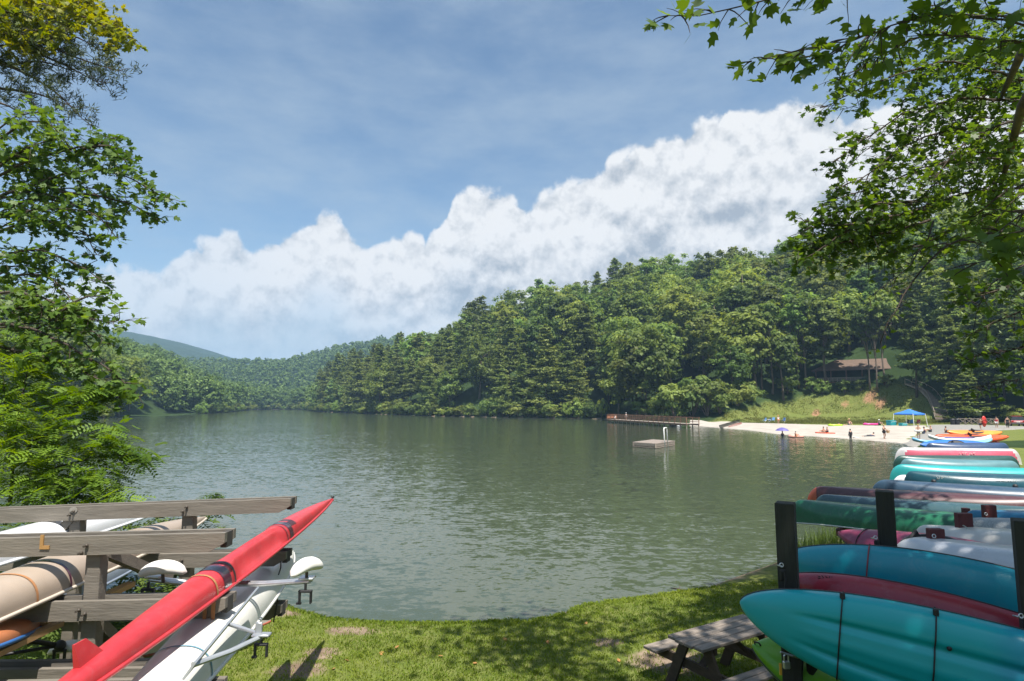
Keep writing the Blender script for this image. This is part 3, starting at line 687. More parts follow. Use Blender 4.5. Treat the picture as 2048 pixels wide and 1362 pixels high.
for s in (-.2, .1, .4): m.tube([lp - w + z_ * s, lp + w + z_ * s], .03, 6)
m.build('ladder', M_white, raft, smooth=True)

# pop-up canopy
tc_ = (terrain_hit(1795, 852) + terrain_hit(1846, 852)) / 2; gz_ = Hp(*tc_[:2]) + .08
tent = thing('canopy_tent', 'bright blue pop-up canopy on white legs at the back of the sand', 'canopy', (tc_[0], tc_[1], gz_))
a_ = R(24); e1 = np.array([math.cos(a_), math.sin(a_), 0]); e2 = np.array([-math.sin(a_), math.cos(a_), 0]); T0 = np.array([tc_[0], tc_[1], gz_]); hw = 1.65
cor = [T0 + e1 * s * hw + e2 * t * hw for s, t in ((-1, -1), (1, -1), (1, 1), (-1, 1))]
m = MB(); z2 = np.array([0, 0, 2.05]); top_ = T0 + [0, 0, 2.85]
for i in range(4):
    a, b_ = cor[i], cor[(i + 1) % 4]; mid = (a + b_) / 2 
    m.add([a + z2, b_ + z2, T0 + (b_ - T0) * .5 + [0, 0, 2.38], top_, T0 + (a - T0) * .5 + [0, 0, 2.38]], [(0, 1, 2, 4), (4, 2, 3)])
    m.add([a + z2, b_ + z2, b_ + z2 - [0, 0, .22], a + z2 - [0, 0, .22]], [(0, 1, 2, 3)])
m.build('canopy', M_blue_cloth, tent)
for i in range(4):
    m = MB(); m.tube([cor[i] * 1.0 + (cor[i] - T0) * .1 - [0, 0, .1], cor[i] + z2], .045, 6); m.build('leg', M_white, tent)

def camp_chair(px, py, c, label, rz=None, group='camp chairs on the sand'):
    p = terrain_hit(px, py); z = Hp(p[0], p[1]) + .08; t = thing('camp_chair', label, 'chair', (p[0], p[1], z), group)
    rz = random.uniform(2.6, 4.2) if rz is None else rz; M = Matrix.Translation((p[0], p[1], z)) @ Matrix.Rotation(rz, 4, 'Z')
    m = MB(); m.box((0, 0, .42), (.55, .5, .04), bev=.015); m.xf(M).build('seat', c, t)
    m = MB(); m.bar((-.24, 0, .42), (-.42, 0, 1.0), .55, .03, up=(1, 0, 0)); m.xf(M).build('backrest', c, t)
    for s in (-1, 1):
        m = MB(); m.tube([(.25, s * .27, 0), (-.25, s * .27, .45), (-.42, s * .27, 1.0)], .018, 5); m.tube([(-.25, s * .27, 0), (.25, s * .27, .45), (.25, s * .27, .62), (-.3, s * .27, .64)], .018, 5); m.xf(M).build('leg', M_alu, t)
    return t
cb = col('blue_fabric', (0.03, 0.12, 0.36)); clb = col('light_blue_fabric', (0.16, 0.36, 0.62)); ctl = col('teal_fabric', (0.02, 0.30, 0.34)); cgy = col('grey_fabric', (0.10, 0.09, 0.09)); cred = col('red_fabric', (0.5, 0.06, 0.06))
camp_chair(1529, 846, clb, 'light blue camp chair at the left of the chairs on the sand')
camp_chair(1538, 846, cb, 'dark blue low camp chair beside the light blue one on the sand')
camp_chair(1546, 845, clb, 'blue camp chair left of the person standing at the back of the sand')
camp_chair(1567, 846, cb, 'dark blue camp chair right of the person standing at the back of the sand')
g2 = 'camp chairs under the blue canopy'
camp_chair(1814, 852, cgy, 'dark camp chair in the middle under the blue canopy', group=g2); camp_chair(1824, 852, clb, 'pale blue camp chair under the right half of the blue canopy', group=g2); camp_chair(1836, 852, cred, 'red camp chair at the right leg of the blue canopy', group=g2)
def box_thing(name, px, py, s, c, label, cat, rz=.4, lid=None):
    p = terrain_hit(px, py); z = Hp(p[0], p[1]) + .09; t = thing(name, label, cat, (p[0], p[1], z)); M = Matrix.Translation((p[0], p[1], z)) @ Matrix.Rotation(rz, 4, 'Z')
    m = MB(); m.box((0, 0, s[2] * .42), (s[0], s[1], s[2] * .84), bev=.05); m.xf(M).build('body', c, t)
    m = MB(); m.box((0, 0, s[2] * .92), (s[0] * 1.04, s[1] * 1.04, s[2] * .14), bev=.03); m.xf(M).build('lid', lid or c, t)
    m = MB(); m.tube([(-s[0] * .45, -s[1] * .55, s[2] * .6), (-s[0] * .4, -s[1] * .7, s[2] * .75), (s[0] * .4, -s[1] * .7, s[2] * .75), (s[0] * .45, -s[1] * .55, s[2] * .6)], .02, 5); m.xf(M).build('handle', M_white, t); return t
box_thing('cool_box', 1783, 852, (1.5, .9, .9), ctl, 'teal cool box on the sand left of the blue canopy', 'cooler')
box_thing('cool_box', 1806, 853, (1.3, .7, .5), ctl, 'low teal cool box under the left side of the blue canopy', 'cooler')
def trash(px, py, label):
    p = terrain_hit(px, py); z = Hp(p[0], p[1]); t = thing('trash_can', label, 'trash can', (p[0], p[1], z)); 
    m = MB(); m.lathe((p[0], p[1], z), [(.34, 0), (.38, .9), (.40, .92), (.40, .98), (.02, .98)], 14); m.build('body', M_black, t)
    m = MB(); m.lathe((p[0], p[1], z), [(.42, .985), (.42, 1.03), (.3, 1.16), (.03, 1.2)], 14); m.build('lid', M_black, t)
trash(1906, 851, 'black trash can left of the timber fence by the car park'); trash(1915, 851, 'second black trash can, right beside the fence end by the car park')

# inflatables and boards
def torus(mb, c, R_, r_, seg=20, s2=8, sx=1.0, tilt=None):
    rings = []
    for a in np.linspace(0, 2 * math.pi, seg + 1):
        b_ = np.linspace(0, 2 * math.pi, s2, endpoint=False); rad = R_ + r_ * np.cos(b_)
        rings.append(np.stack([rad * math.cos(a) * sx, rad * math.sin(a), r_ * np.sin(b_)], 1) @ (np.eye(3) if tilt is None else np.array(tilt).T) + c)
    return mb.loft(rings, cap=False)
def ring_float(name, px, py, c, label, z=None, sx=1.5, R_=.5, pil=True):
    p = PZ(px, py, z + .1) if z is not None else terrain_hit(px, py); zz = z if z is not None else Hp(p[0], p[1]) + .1; t = thing(name, label, 'float', (p[0], p[1], zz))
    m = MB(); torus(m, np.array([p[0], p[1], zz + .12]), R_, .17, sx=sx); m.build('tube', c, t, smooth=True)
    m = MB(); m.ball((p[0] - R_ * sx * .9, p[1], zz + .25), (.22, .4, .13)); m.build('pillow', c, t, smooth=True); return t
ring_float('pool_float', 1671, 853, col('lime_vinyl', (0.42, 0.62, 0.03), .3), 'lime green oval float lying on the sand', sx=2.0)
ring_float('pool_float', 1742, 851, col('pink_vinyl', (0.75, 0.06, 0.30), .3), 'hot pink float lying on the sand beside the teal cool box', sx=2.2)
ring_float('pool_float', 1592, 873, col('peach_vinyl', (0.75, 0.38, 0.30), .3), 'peach pink float on the water next to the purple umbrella swimmer', z=0.0, sx=1.5)
ring_float('pool_float', 1352, 851.5, col('white_vinyl', (0.72, 0.74, 0.78), .3), 'white float with a swimmer just off the near end of the dock', z=0.0, sx=1.6)

def hull_pts(n=25): return np.linspace(-1, 1, n)
def board(name, a, b_, W, c, c2, label, cat='paddleboard', th=.13, group=None):
    a = np.array(a); b_ = np.array(b_); d = nrm(b_ - a); s = nrm(np.cross([0, 0, 1], d)); u_ = np.cross(d, s); Ln = np.linalg.norm(b_ - a); cen = (a + b_) / 2
    t = thing(name, label, cat, cen, group); rings = []
    for q_ in np.linspace(-1, 1, 21):
        w_ = W / 2 * max(0.04, (1 - abs(q_) ** 3.2)) ** .6; z_ = .16 * abs(q_) ** 4
        an = np.linspace(0, 2 * math.pi, 12, endpoint=False); rings.append(cen + d * q_ * Ln / 2 + np.outer(np.cos(an) * w_, s) + np.outer(np.sin(an) * th / 2 + z_, u_))
    m = MB(); m.loft(rings); m.build('hull', c, t, smooth=True)
    m = MB(); m.bar(cen - d * Ln * .28 + u_ * (th / 2 + .012), cen + d * Ln * .18 + u_ * (th / 2 + .012), W * .62, .02, up=u_); m.build('deck_pad', c2, t)
    m = MB(); e = cen - d * Ln * .38 - u_ * th / 2; m.add([e, e + d * .25, e + d * .08 - u_ * .22, e + s * .02, e + d * .25 + s * .02, e + d * .08 - u_ * .22 + s * .015], [(0, 1, 2), (3, 5, 4), (0, 2, 5, 3), (1, 4, 5, 2), (0, 3, 4, 1)]); m.build('fin', M_black, t)
    return t
board('paddleboard', PZ(1706, 876.5, .05), PZ(1768, 875, .05), .8, M_white, col('aqua_pad', (.15, .45, .6)), 'white and aqua paddleboard at the water edge under the lying person')

# people: one continuous skinned body, clothing and hair as children
M_skin = mat('skin', (0.52, 0.30, 0.21), 0.55, 0.06, 12); M_skin2 = mat('tanned_skin', (0.36, 0.19, 0.12), 0.55, 0.06, 12)
M_hair = mat('dark_hair', (0.035, 0.022, 0.015), 0.6, 0.3, 40); M_hair2 = mat('fair_hair', (0.40, 0.24, 0.11), 0.6, 0.3, 40)
STAND = dict(pel=(0, 0, .95), abd=(0, 0, 1.12), che=(.01, 0, 1.32), nec=(0, 0, 1.48), hea=(.03, 0, 1.60), cro=(.02, 0, 1.70), shl=(0, .18, 1.41), ell=(-.02, .25, 1.14), wrl=(.08, .26, .90), shr=(0, -.18, 1.41), elr=(-.02, -.25, 1.14), wrr=(.08, -.26, .90),
    hil=(0, .09, .90), knl=(.03, .10, .50), anl=(-.01, .10, .08), tol=(.15, .12, .03), hir=(0, -.09, .90), knr=(.03, -.10, .50), anr=(-.01, -.10, .08), tor=(.15, -.12, .03))
CARRY = dict(STAND, ell=(.16, .26, 1.16), wrl=(.36, .14, 1.10), elr=(.16, -.26, 1.16), wrr=(.36, -.14, 1.10), knl=(.10, .1, .5), anl=(-.05, .1, .1), tol=(.1, .12, .03))
SHOULDER = dict(STAND, ell=(.05, .32, 1.30), wrl=(.12, .34, 1.55), knl=(.16, .1, .52), anl=(.1, .1, .08), tol=(.26, .12, .03), knr=(-.05, -.1, .5), anr=(-.25, -.1, .12), tor=(-.12, -.12, .03))
SIT = dict(pel=(0, 0, .12), abd=(-.06, 0, .28), che=(-.10, 0, .48), nec=(-.08, 0, .64), hea=(-.03, 0, .76), cro=(-.03, 0, .86), shl=(-.1, .18, .57), ell=(.08, .25, .40), wrl=(.30, .18, .42), shr=(-.1, -.18, .57), elr=(-.22, -.26, .33), wrr=(-.28, -.27, .08),
    hil=(.02, .09, .12), knl=(.42, .15, .46), anl=(.66, .16, .08), tol=(.80, .18, .04), hir=(.02, -.09, .12), knr=(.40, -.15, .42), anr=(.66, -.14, .08), tor=(.80, -.16, .04))
PRONE = dict(pel=(0, 0, .14), abd=(.18, 0, .15), che=(.38, 0, .22), nec=(.52, 0, .33), hea=(.62, 0, .42), cro=(.66, 0, .52), shl=(.45, .18, .26), ell=(.58, .24, .08), wrl=(.80, .14, .08), shr=(.45, -.18, .26), elr=(.58, -.24, .08), wrr=(.80, -.14, .08),
    hil=(-.05, .09, .13), knl=(-.46, .12, .10), anl=(-.86, .13, .10), tol=(-1.0, .14, .05), hir=(-.05, -.09, .13), knr=(-.46, -.12, .10), anr=(-.84, -.16, .12), tor=(-.99, -.17, .06))
BONES = [('pel', 'abd'), ('abd', 'che'), ('che', 'nec'), ('nec', 'hea'), ('hea', 'cro'), ('che', 'shl'), ('shl', 'ell'), ('ell', 'wrl'), ('che', 'shr'), ('shr', 'elr'), ('elr', 'wrr'), ('pel', 'hil'), ('hil', 'knl'), ('knl', 'anl'), ('anl', 'tol'), ('pel', 'hir'), ('hir', 'knr'), ('knr', 'anr'), ('anr', 'tor')]
RAD = dict(pel=.125, abd=.12, che=.135, nec=.055, hea=.085, cro=.075, shl=.062, ell=.042, wrl=.028, shr=.062, elr=.042, wrr=.028, hil=.088, knl=.058, anl=.038, tol=.03, hir=.088, knr=.058, anr=.038, tor=.03)
def skin_obj(name, V, E, Rr, m, parent, root=0, sub=1):
    me = bpy.data.meshes.new(name); me.from_pydata(V, E, []); me.materials.append(m)
    o = bpy.data.objects.new(name, me); C.objects.link(o); o.parent = parent
    md = o.modifiers.new('skin', 'SKIN'); md.use_smooth_shade = True
    sv = me.skin_vertices[0].data if me.skin_vertices else None
    for i_, v_ in enumerate(sv): v_.radius = (Rr[i_], Rr[i_]); v_.use_root = (i_ == root)
    s_ = o.modifiers.new('smooth', 'SUBSURF'); s_.levels = sub; s_.render_levels = sub
    return o
def person(loc, rz, pose, label, top=None, bottom=None, skin=None, hair=None, hscale=1.0, hat=None, long_sleeve=False, legs=False):
    t = thing('person', label, 'person', loc, None); t.rotation_euler = (0, 0, rz); t.scale = (hscale,) * 3
    pos = {k: np.array(v_, float) for k, v_ in pose.items()}; names = list(pos); V = [tuple(pos[k]) for k in names]; Rr = [RAD[k] for k in names]; E = [(names.index(a), names.index(b_)) for a, b_ in BONES]
    for w_, e_ in (('wrl', 'ell'), ('wrr', 'elr')):            # palm, thumb and four fingers
        d = nrm(pos[w_] - pos[e_]); s = nrm(np.cross(d, [.3, .2, 1])); palm = pos[w_] + d * .07; ip = len(V); V.append(tuple(palm)); Rr.append(.03); E.append((names.index(w_), ip))
        for k_, (ln, sp) in enumerate(((.075, -.027), (.085, -.009), (.08, .009), (.06, .027))):
            i1 = len(V); V.append(tuple(palm + d * .03 + s * sp)); Rr.append(.010); E.append((ip, i1)); V.append(tuple(palm + d * (.03 + ln) + s * sp * 1.2 - np.array([0, 0, .015]))); Rr.append(.007); E.append((i1, i1 + 1))
        i1 = len(V); V.append(tuple(palm - d * .02 + s * -.05)); Rr.append(.010); E.append((ip, i1))
    i1 = len(V); f = nrm(pos['hea'] - pos['nec']); fw = np.array([1, 0, 0.]) if pose is not PRONE else np.array([.9, 0, -.1]); V.append(tuple(pos['hea'] + fw * .085 - f * .0)); Rr.append(.018); E.append((names.index('hea'), i1))
    skin_obj('body', V, E, Rr, skin or M_skin, t, names.index('pel'))
    def wear(nm, keys, m, f_):
        idx = {k: i_ for i_, k in enumerate(keys)}; e = [(idx[a], idx[b_]) for a, b_ in BONES if a in idx and b_ in idx]
        skin_obj(nm, [tuple(pos[k]) for k in keys], e, [RAD[k] * f_ for k in keys], m, t)
    if top: wear('shirt', ['abd', 'pel', 'che', 'shl', 'shr'] + (['ell', 'elr', 'wrl', 'wrr'] if long_sleeve else []), top, 1.22)
    if bottom:
        p2 = dict(pos); ks = ['pel', 'hil', 'hir']; 
        if legs: wear('trousers', ks + ['knl', 'knr', 'anl', 'anr'], bottom, 1.2)
        else:
            for a, b_, n_ in (('hil', 'knl', 'knl'), ('hir', 'knr', 'knr')): pos[n_] = p2[a] * .45 + p2[b_] * .55
            r0 = RAD['knl']; RAD['knl'] = RAD['knr'] = .075; wear('shorts', ks + ['knl', 'knr'], bottom, 1.2); RAD['knl'] = RAD['knr'] = r0; pos.update(p2)
    m = MB(); hp = (pos['hea'] + pos['cro']) / 2 - fw * .025 + f * .03; m.ball(hp, (.102, .095, .105), 12, 8)
    o = m.build('hair', hair or M_hair, None, smooth=True); o.parent = t
    if hat is not None:
        m = MB(); m.lathe(hp + [0, 0, .05], [(.2, 0), (.2, .012), (.11, .02), (.10, .1), (.02, .12)], 14); o = m.build('hat', hat, None, smooth=True); o.parent = t
    return t
def gnd(px, py): 
    p = terrain_hit(px, py); return (p[0], p[1], Hp(p[0], p[1]) + .09)
def wat(px, py, dz): 
    p = PZ(px, py, 0.0); return (p[0], p[1], dz)
kb = col('black_cloth', (.02, .02, .025)); kn = col('navy_cloth', (.03, .045, .10)); kr = col('red_cloth', (.45, .04, .05)); kw = col('white_cloth', (.7, .7, .7)); kg = col('grey_cloth', (.2, .2, .22)); ko = col('orange_cloth', (.6, .2, .06)); khat = col('straw_hat', (.55, .35, .18))
person(wat(1701.5, 878, -.35), R(100), STAND, 'person in a black wetsuit standing in shallow water left of the paddleboard', kb, kb, long_sleeve=True, legs=True, hscale=.88)
person(PZ(1738, 874, .1), R(5), PRONE, 'person in dark clothes lying on the white paddleboard', kn, kb, long_sleeve=True, legs=True)
person(gnd(1769, 880), R(-60), CARRY, 'person in dark swimsuit wading ashore holding a basket', kb, kb, hair=M_hair2, hscale=.95)
person(gnd(1838, 880), R(-120), CARRY, 'person standing on the ramp holding a white swim ring', None, kg, hair=M_hair2, hscale=.95, skin=M_skin)
person(gnd(1848, 869), R(150), SIT, 'person in swimwear sitting on the sand right of the swim ring carrier', kn, kn, skin=M_skin2)
person(gnd(1861, 866), R(170), SIT, 'person sitting with raised arms at the back of the ramp, near the reclining bather', kg, kb, skin=M_skin, hair=M_hair2)
person(gnd(1893, 868), R(-20), SIT, 'dark haired person sitting on the ramp behind the orange kayaks', kb, kb, skin=M_skin2)
person(gnd(1962, 862), R(200), SHOULDER, 'person in black shorts carrying a red float on the shoulder', None, kb, skin=M_skin)
person(gnd(1994, 858), R(220), STAND, 'person in a red and white top standing near the parked car', kr, kw)
person(gnd(2016, 858), R(250), STAND, 'person all in black walking on the grass before the red car', kb, kb, legs=True)
person(gnd(1699, 851), R(-100), SIT, 'bare chested person in straw hat sitting at the back of the sand', None, kg, hat=khat, hscale=1.15)
person(gnd(1683, 852), R(190), PRONE, 'person in dark clothes lying on the sand beside the lime float', kb, kb)
person(gnd(1557, 849), R(-90), STAND, 'person with orange cap standing among the blue camp chairs', kw, ko, hair=M_hair2, hat=ko, hscale=.95)
person(gnd(1759, 851), R(-80), SIT, 'person in a pale hat sitting behind the hot pink float', kn, kb, hat=kw)
dk = lambda px, s: (d0 + ax * s * Ld + bk * 1.2 + [0, 0, .03])
person(dk(0, .95), R(-100), SIT, 'person in white sitting at the far end of the dock', kw, kg, hscale=1.25)
person(dk(0, .78), R(-80), STAND, 'person in a white cap standing on the dock', kw, kg, hat=kw, hscale=.85)
person(wat(1565, 873, -.9), R(-90), STAND, 'swimmer standing in deep water under a purple umbrella', kn, kn, hscale=.9)
person(PZ(1352, 851.5, .15), R(0), PRONE, 'swimmer lying on the white float near the dock', kw, kg)
person(PZ(1592, 873, .18), R(20), SIT, 'bather sitting on the peach float in the water', ko, ko, hscale=.7)
# what people hold
p = PZ(1565, 873, 0); t = thing('umbrella', 'purple umbrella held over the swimmer in deep water', 'umbrella', (p[0], p[1] - .15, .2)); m = MB(); m.lathe((p[0], p[1], .75), [(.85, 0), (.62, .22), (.3, .36), (.02, .42)], 10); m.build('cover', col('purple_cloth', (.12, .10, .32)), t); m = MB(); m.tube([(p[0], p[1], .25), (p[0], p[1], 1.15)], .015, 6); m.build('shaft', M_alu, t)
p = np.array(gnd(1838, 880)); t = thing('swim_ring', 'white inflatable swim ring carried at the waist on the ramp', 'float', p + [0, 0, .95]); m = MB(); torus(m, p + [-.05, -.1, .95], .36, .11); m.build('tube', M_white, t, smooth=True); m = MB(); m.tube([p + [-.4, -.45, .96], p + [-.43, -.5, 1.0]], .02, 6); m.build('valve', kb, t)
p = np.array(gnd(1962, 862)); t = thing('red_float', 'tall red inflatable boat carried upright on the shoulder of a walking person', 'float', p + [.35, 0, 1.2]); m = MB(); m.ball(p + [.5, -.05, 1.25], (.36, .16, .78), 12, 10); m.build('hull', col('red_vinyl', (.62, .05, .04), .3), t, smooth=True); m = MB(); torus(m, p + [.5, -.2, 1.25], .28, .05, tilt=Matrix.Rotation(R(90), 3, 'X')); m.build('rim', col('dark_red_vinyl', (.4, .03, .03), .3), t, smooth=True)
p = np.array(gnd(1769, 880)); t = thing('basket', 'small tan basket carried by the person wading ashore', 'basket', p + [.35, -.3, .75]); m = MB(); m.lathe(p + [.3, -.25, .72], [(.14, 0), (.2, .28), (.18, .28), (.13, .03)], 12); m.build('body', khat, t); m = MB(); m.tube([p + [.12, -.25, 1.0], p + [.2, -.25, 1.16], p + [.4, -.25, 1.16], p + [.48, -.25, 1.0]], .015, 6); m.build('handle', khat, t)

# car park: red car, fence, white sign
def car(px, py, rz, label):
    p = terrain_hit(px, py); z = Hp(p[0], p[1]) + .02; t = thing('parked_car', label, 'car', (p[0], p[1], z)); M = Matrix.Translation((p[0], p[1], z)) @ Matrix.Rotation(rz, 4, 'Z')
    red = mat('red_car_paint', (.28, .015, .02), .25, .05, 4, coat=.8); gl = mat('car_glass', (.03, .035, .04), .08, .05, 4); gray_ = col('grey_plastic', (.06, .06, .065))
    def prism(prof, w, w2, m, nm, par=t, yo=0):      # side profile extruded, narrowed to w2 at the roof
        zs = [q_[1] for q_ in prof]; zl, zh = min(zs), max(zs); mb = MB()
        L_ = [(x_, -(w + (w2 - w) * (z_ - zl) / (zh - zl)) / 2 + yo, z_) for x_, z_ in prof]; R_ = [(x_, (w + (w2 - w) * (z_ - zl) / (zh - zl)) / 2 + yo, z_) for x_, z_ in prof]; n_ = len(prof)
        mb.add(L_ + R_, [tuple(range(n_)), tuple(range(n_, 2 * n_))[::-1]] + [(i_, (i_ + 1) % n_, n_ + (i_ + 1) % n_, n_ + i_) for i_ in range(n_)]); return mb.xf(M).build(nm, m, par)
    prism([(-2.2, .42), (-2.25, .75), (-2.1, 1.0), (1.0, 1.05), (2.05, .92), (2.2, .7), (2.2, .42)], 1.8, 1.72, red, 'body')
    prism([(-2.1, 1.003), (-1.85, 1.62), (-1.5, 1.68), (.1, 1.66), (1.0, 1.053)], 1.68, 1.34, gl, 'window')
    prism([(-1.84, 1.63), (-1.5, 1.69), (.1, 1.67), (.2, 1.63), (-1.0, 1.74)], 1.38, 1.28, red, 'roof')
    for x_ in (-1.35, 1.35):
        for y_ in (-.8, .8):
            mb = MB(); mb.lathe((0, 0, 0), [(.03, -.1), (.3, -.1), (.34, -.06), (.34, .06), (.3, .1), (.03, .1)], 16); mb.xf(M @ Matrix.Translation((x_, y_, .34)) @ Matrix.Rotation(R(90), 4, 'X')); w_ = mb.build('wheel', M_black, t, smooth=40)
            mb = MB(); mb.lathe((0, 0, 0), [(.03, -.115), (.19, -.11), (.2, 0), (.19, .11), (.03, .115)], 12); mb.xf(M @ Matrix.Translation((x_, y_, .34)) @ Matrix.Rotation(R(90), 4, 'X')); mb.build('rim', M_alu, w_)
    for y_ in (-.7, .7):
        mb = MB(); mb.box((-2.235, y_, .86), (.06, .28, .2), bev=.02); mb.xf(M).build('tail_light', col('lamp_red', (.5, .02, .02), .2), t)
    mb = MB(); mb.box((-2.27, 0, .52), (.1, 1.76, .2), bev=.03); mb.xf(M).build('bumper', gray_, t)
    mb = MB(); mb.box((-2.26, 0, .78), (.03, .46, .15)); mb.xf(M).build('number_plate', M_white, t); return t
car(2030, 853, R(62), 'dark red hatchback parked at the right edge of the car park, rear towards the lake')
fa_, fb_ = terrain_hit(1918, 850), terrain_hit(1996, 851); f_t = thing('timber_fence', 'grey split rail fence with crossed rails along the car park', 'fence', (fa_ + fb_) / 2)
nf = 6; ps = [fa_ + (fb_ - fa_) * i_ / nf for i_ in range(nf + 1)]; ps = [np.array([q_[0], q_[1], Hp(q_[0], q_[1])]) for q_ in ps]
for q_ in ps: m = MB(); m.box(q_ + [0, 0, .55], (.16, .16, 1.3)); m.build('post', M_deck_grey, f_t)
for i_ in range(nf):
    a, b_ = ps[i_], ps[i_ + 1]; m = MB(); o_ = np.array([.0, -.1, 0])
    m.bar(a + o_ + [0, 0, 1.1], b_ + o_ + [0, 0, 1.1], .06, .12); m.bar(a + o_ + [0, 0, .2], b_ + o_ + [0, 0, .2], .06, .12); m.bar(a + o_ * 1.7 + [0, 0, .25], b_ + o_ * 1.7 + [0, 0, 1.05], .05, .1); m.bar(a + o_ * 2.3 + [0, 0, 1.05], b_ + o_ * 2.3 + [0, 0, .25], .05, .1); m.build('rail', M_deck_grey, f_t)
p = terrain_hit(1956, 846); p = np.array([p[0], p[1], Hp(p[0], p[1])]); t = thing('notice_board', 'small white notice board on posts behind the timber fence', 'sign', p)
m = MB(); m.box(p + [0, -.05, 1.7], (1.5, .06, .6), bev=.02); m.build('panel', M_white, t)
for s in (-.6, .6): m = MB(); m.box(p + [s, 0.03, .9], (.1, .1, 2.2)); m.build('post', M_deck_grey, t)
m = MB()
for s in (0, 1): m.bar(p + [-.85, -.05 + .16 * (2 * s - 1), 2.12], p + [.85, -.05 + .16 * (2 * s - 1), 2.12], .36, .04, up=(0, .45 * (2 * s - 1), 1))
m.build('roof', M_white, t)

# pavilion on the bank
PA = np.array([76.5, 150.5, 9.6]); PB = np.array([92.5, 138.0, 9.6]); pa = nrm(PB - PA); pb = np.array([-pa[1], pa[0], 0]); PL = np.linalg.norm(PB - PA); DEP = 7.0; zz = np.array([0, 0, 1.])
M_shingle = mat('brown_shingles', (0.13, 0.088, 0.064), .9, .22, 1.6, stretch=(1, 1, 5), bump=.8, bscale=10); M_brown = mat('brown_boards', (0.15, 0.085, 0.055), .85, .25, 2.0, stretch=(1, 1, 6), bump=.4); M_log = mat('log_wall', (0.30, 0.15, 0.085), .8, .25, 2, stretch=(1, 1, 7), bump=.5)
pv_t = thing('pavilion', 'open sided brown pavilion with shingled roof and railed deck on the bank above the beach', 'pavilion', (PA + PB) / 2)
m = MB(); m.bar(PA + pb * DEP / 2 - zz * .15, PB + pb * DEP / 2 - zz * .15, DEP + 1.6, .3); m.build('deck', M_brown, pv_t)
E1, E2, E3, E4 = PA - pa * .9 - pb * .9 + zz * 2.9, PB + pa * .9 - pb * .9 + zz * 2.9, PB + pa * .9 + pb * (DEP + .9) + zz * 2.9, PA - pa * .9 + pb * (DEP + .9) + zz * 2.9
r1, r2 = PA + pa * 3.8 + pb * DEP / 2 + zz * 5.6, PB + pa * .9 + pb * DEP / 2 + zz * 5.6
m = MB(); th = zz * .16; m.add([E1, E2, E3, E4, r1, r2, E1 - th, E2 - th, E3 - th, E4 - th, r1 - th, r2 - th], [(0, 1, 5, 4), (2, 3, 4, 5), (3, 0, 4), (6, 10, 11, 7), (8, 11, 10, 9), (9, 10, 6), (0, 6, 7, 1), (1, 7, 11, 5), (5, 11, 8, 2), (2, 8, 9, 3), (3, 9, 6, 0)]); m.build('roof', M_shingle, pv_t)
for i_ in range(7):
    for s in (0, DEP):
        q_ = PA + pa * (i_ * PL / 6) + pb * s; m = MB(); m.box(q_ + zz * 1.45, (.22, .22, 2.9)); m.build('post', M_brown, pv_t)
for i_ in range(7):
    q_ = PA + pa * (i_ * PL / 6) - pb * .5; h_ = q_[2] - Hp(q_[0], q_[1]); m = MB(); m.box(q_ - zz * (h_ / 2 + .2), (.25, .25, max(h_, .3) + .2)); m.build('pier', M_brown, pv_t)
m = MB()
for z_ in (.25, .5, .75, 1.0): m.bar(PA - pb * .7 + zz * z_, PB - pb * .7 + zz * z_, .06, .1 if z_ < 1 else .14)
for i_ in range(22): m.box(PA + pa * (i_ * PL / 21) - pb * .64 + zz * .5, (.08, .08, 1.04))
m.build('railing', M_deck_grey, pv_t)
m = MB(); m.bar(PA + pb * (DEP * .9) + zz * .9, PB + pb * (DEP * .9) + zz * .9, .15, 2.2); m.build('wall', M_brown, pv_t)
for f_ in (.25, .5, .75):
    q_ = PA + pa * PL * f_ + pb * 2.5; tt = thing('picnic_table', 'picnic table under the pavilion roof, %s' % {.25: 'nearest its hipped left end', .5: 'at its middle', .75: 'nearest the log cabin'}[f_], 'table', q_, 'tables inside the pavilion')
    m = MB(); m.box(q_ + zz * .75, (1.8, .75, .06)); m.build('tabletop', M_white if f_ == .25 else M_deck_grey, tt)
    for s in (-.65, .65): m = MB(); m.box(q_ + [0, s, .44], (1.8, .28, .05)); m.build('seat', M_deck_grey, tt)
    for s in (-.65, .65): m = MB(); m.bar(q_ + [s, -.65, .02], q_ + [s, .3, .72], .08, .1); m.bar(q_ + [s + .1, .65, .02], q_ + [s + .1, -.3, .72], .08, .1); m.build('leg', M_deck_grey, tt)
CB = PB + pa * 2.6 + pb * 1.5; cab = thing('log_cabin', 'small orange brown log cabin at the right end of the pavilion', 'cabin', CB)
m = MB()
for k_ in range(12):
    z_ = -1.0 + .15 + k_ * .3
    for (a, b_) in (((-1.6, -1.5), (1.6, -1.5)), ((-1.6, 1.5), (1.6, 1.5)), ((-1.6, -1.5), (-1.6, 1.5)), ((1.6, -1.5), (1.6, 1.5))): 
        o_ = .0 if a[1] == b_[1] else .15
        m.tube([CB + pa * a[0] + pb * a[1] + zz * (z_ + o_), CB + pa * b_[0] + pb * b_[1] + zz * (z_ + o_)], .16, 7)
m.build('wall', M_log, cab)
m = MB(); g = [CB + pa * s * 2.0 + pb * t_ * 2.1 + zz * (2.55 if t_ else 4.0) for s in (-1, 1) for t_ in (-1, 0, 1)]; g2_ = [q_ - zz * .15 for q_ in g]
m.add(g + g2_, [(0, 3, 4, 1), (1, 4, 5, 2), (6, 7, 10, 9), (7, 8, 11, 10), (0, 6, 9, 3), (2, 5, 11, 8), (0, 1, 7, 6), (1, 2, 8, 7), (3, 9, 10, 4), (4, 10, 11, 5)]); m.build('roof', M_shingle, cab)
m = MB(); m.bar(CB + pa * -.1 - pb * 1.69 - zz * .2, CB + pa * .75 - pb * 1.69 - zz * .2, .06, 2.0); m.build('door', M_brown, cab)

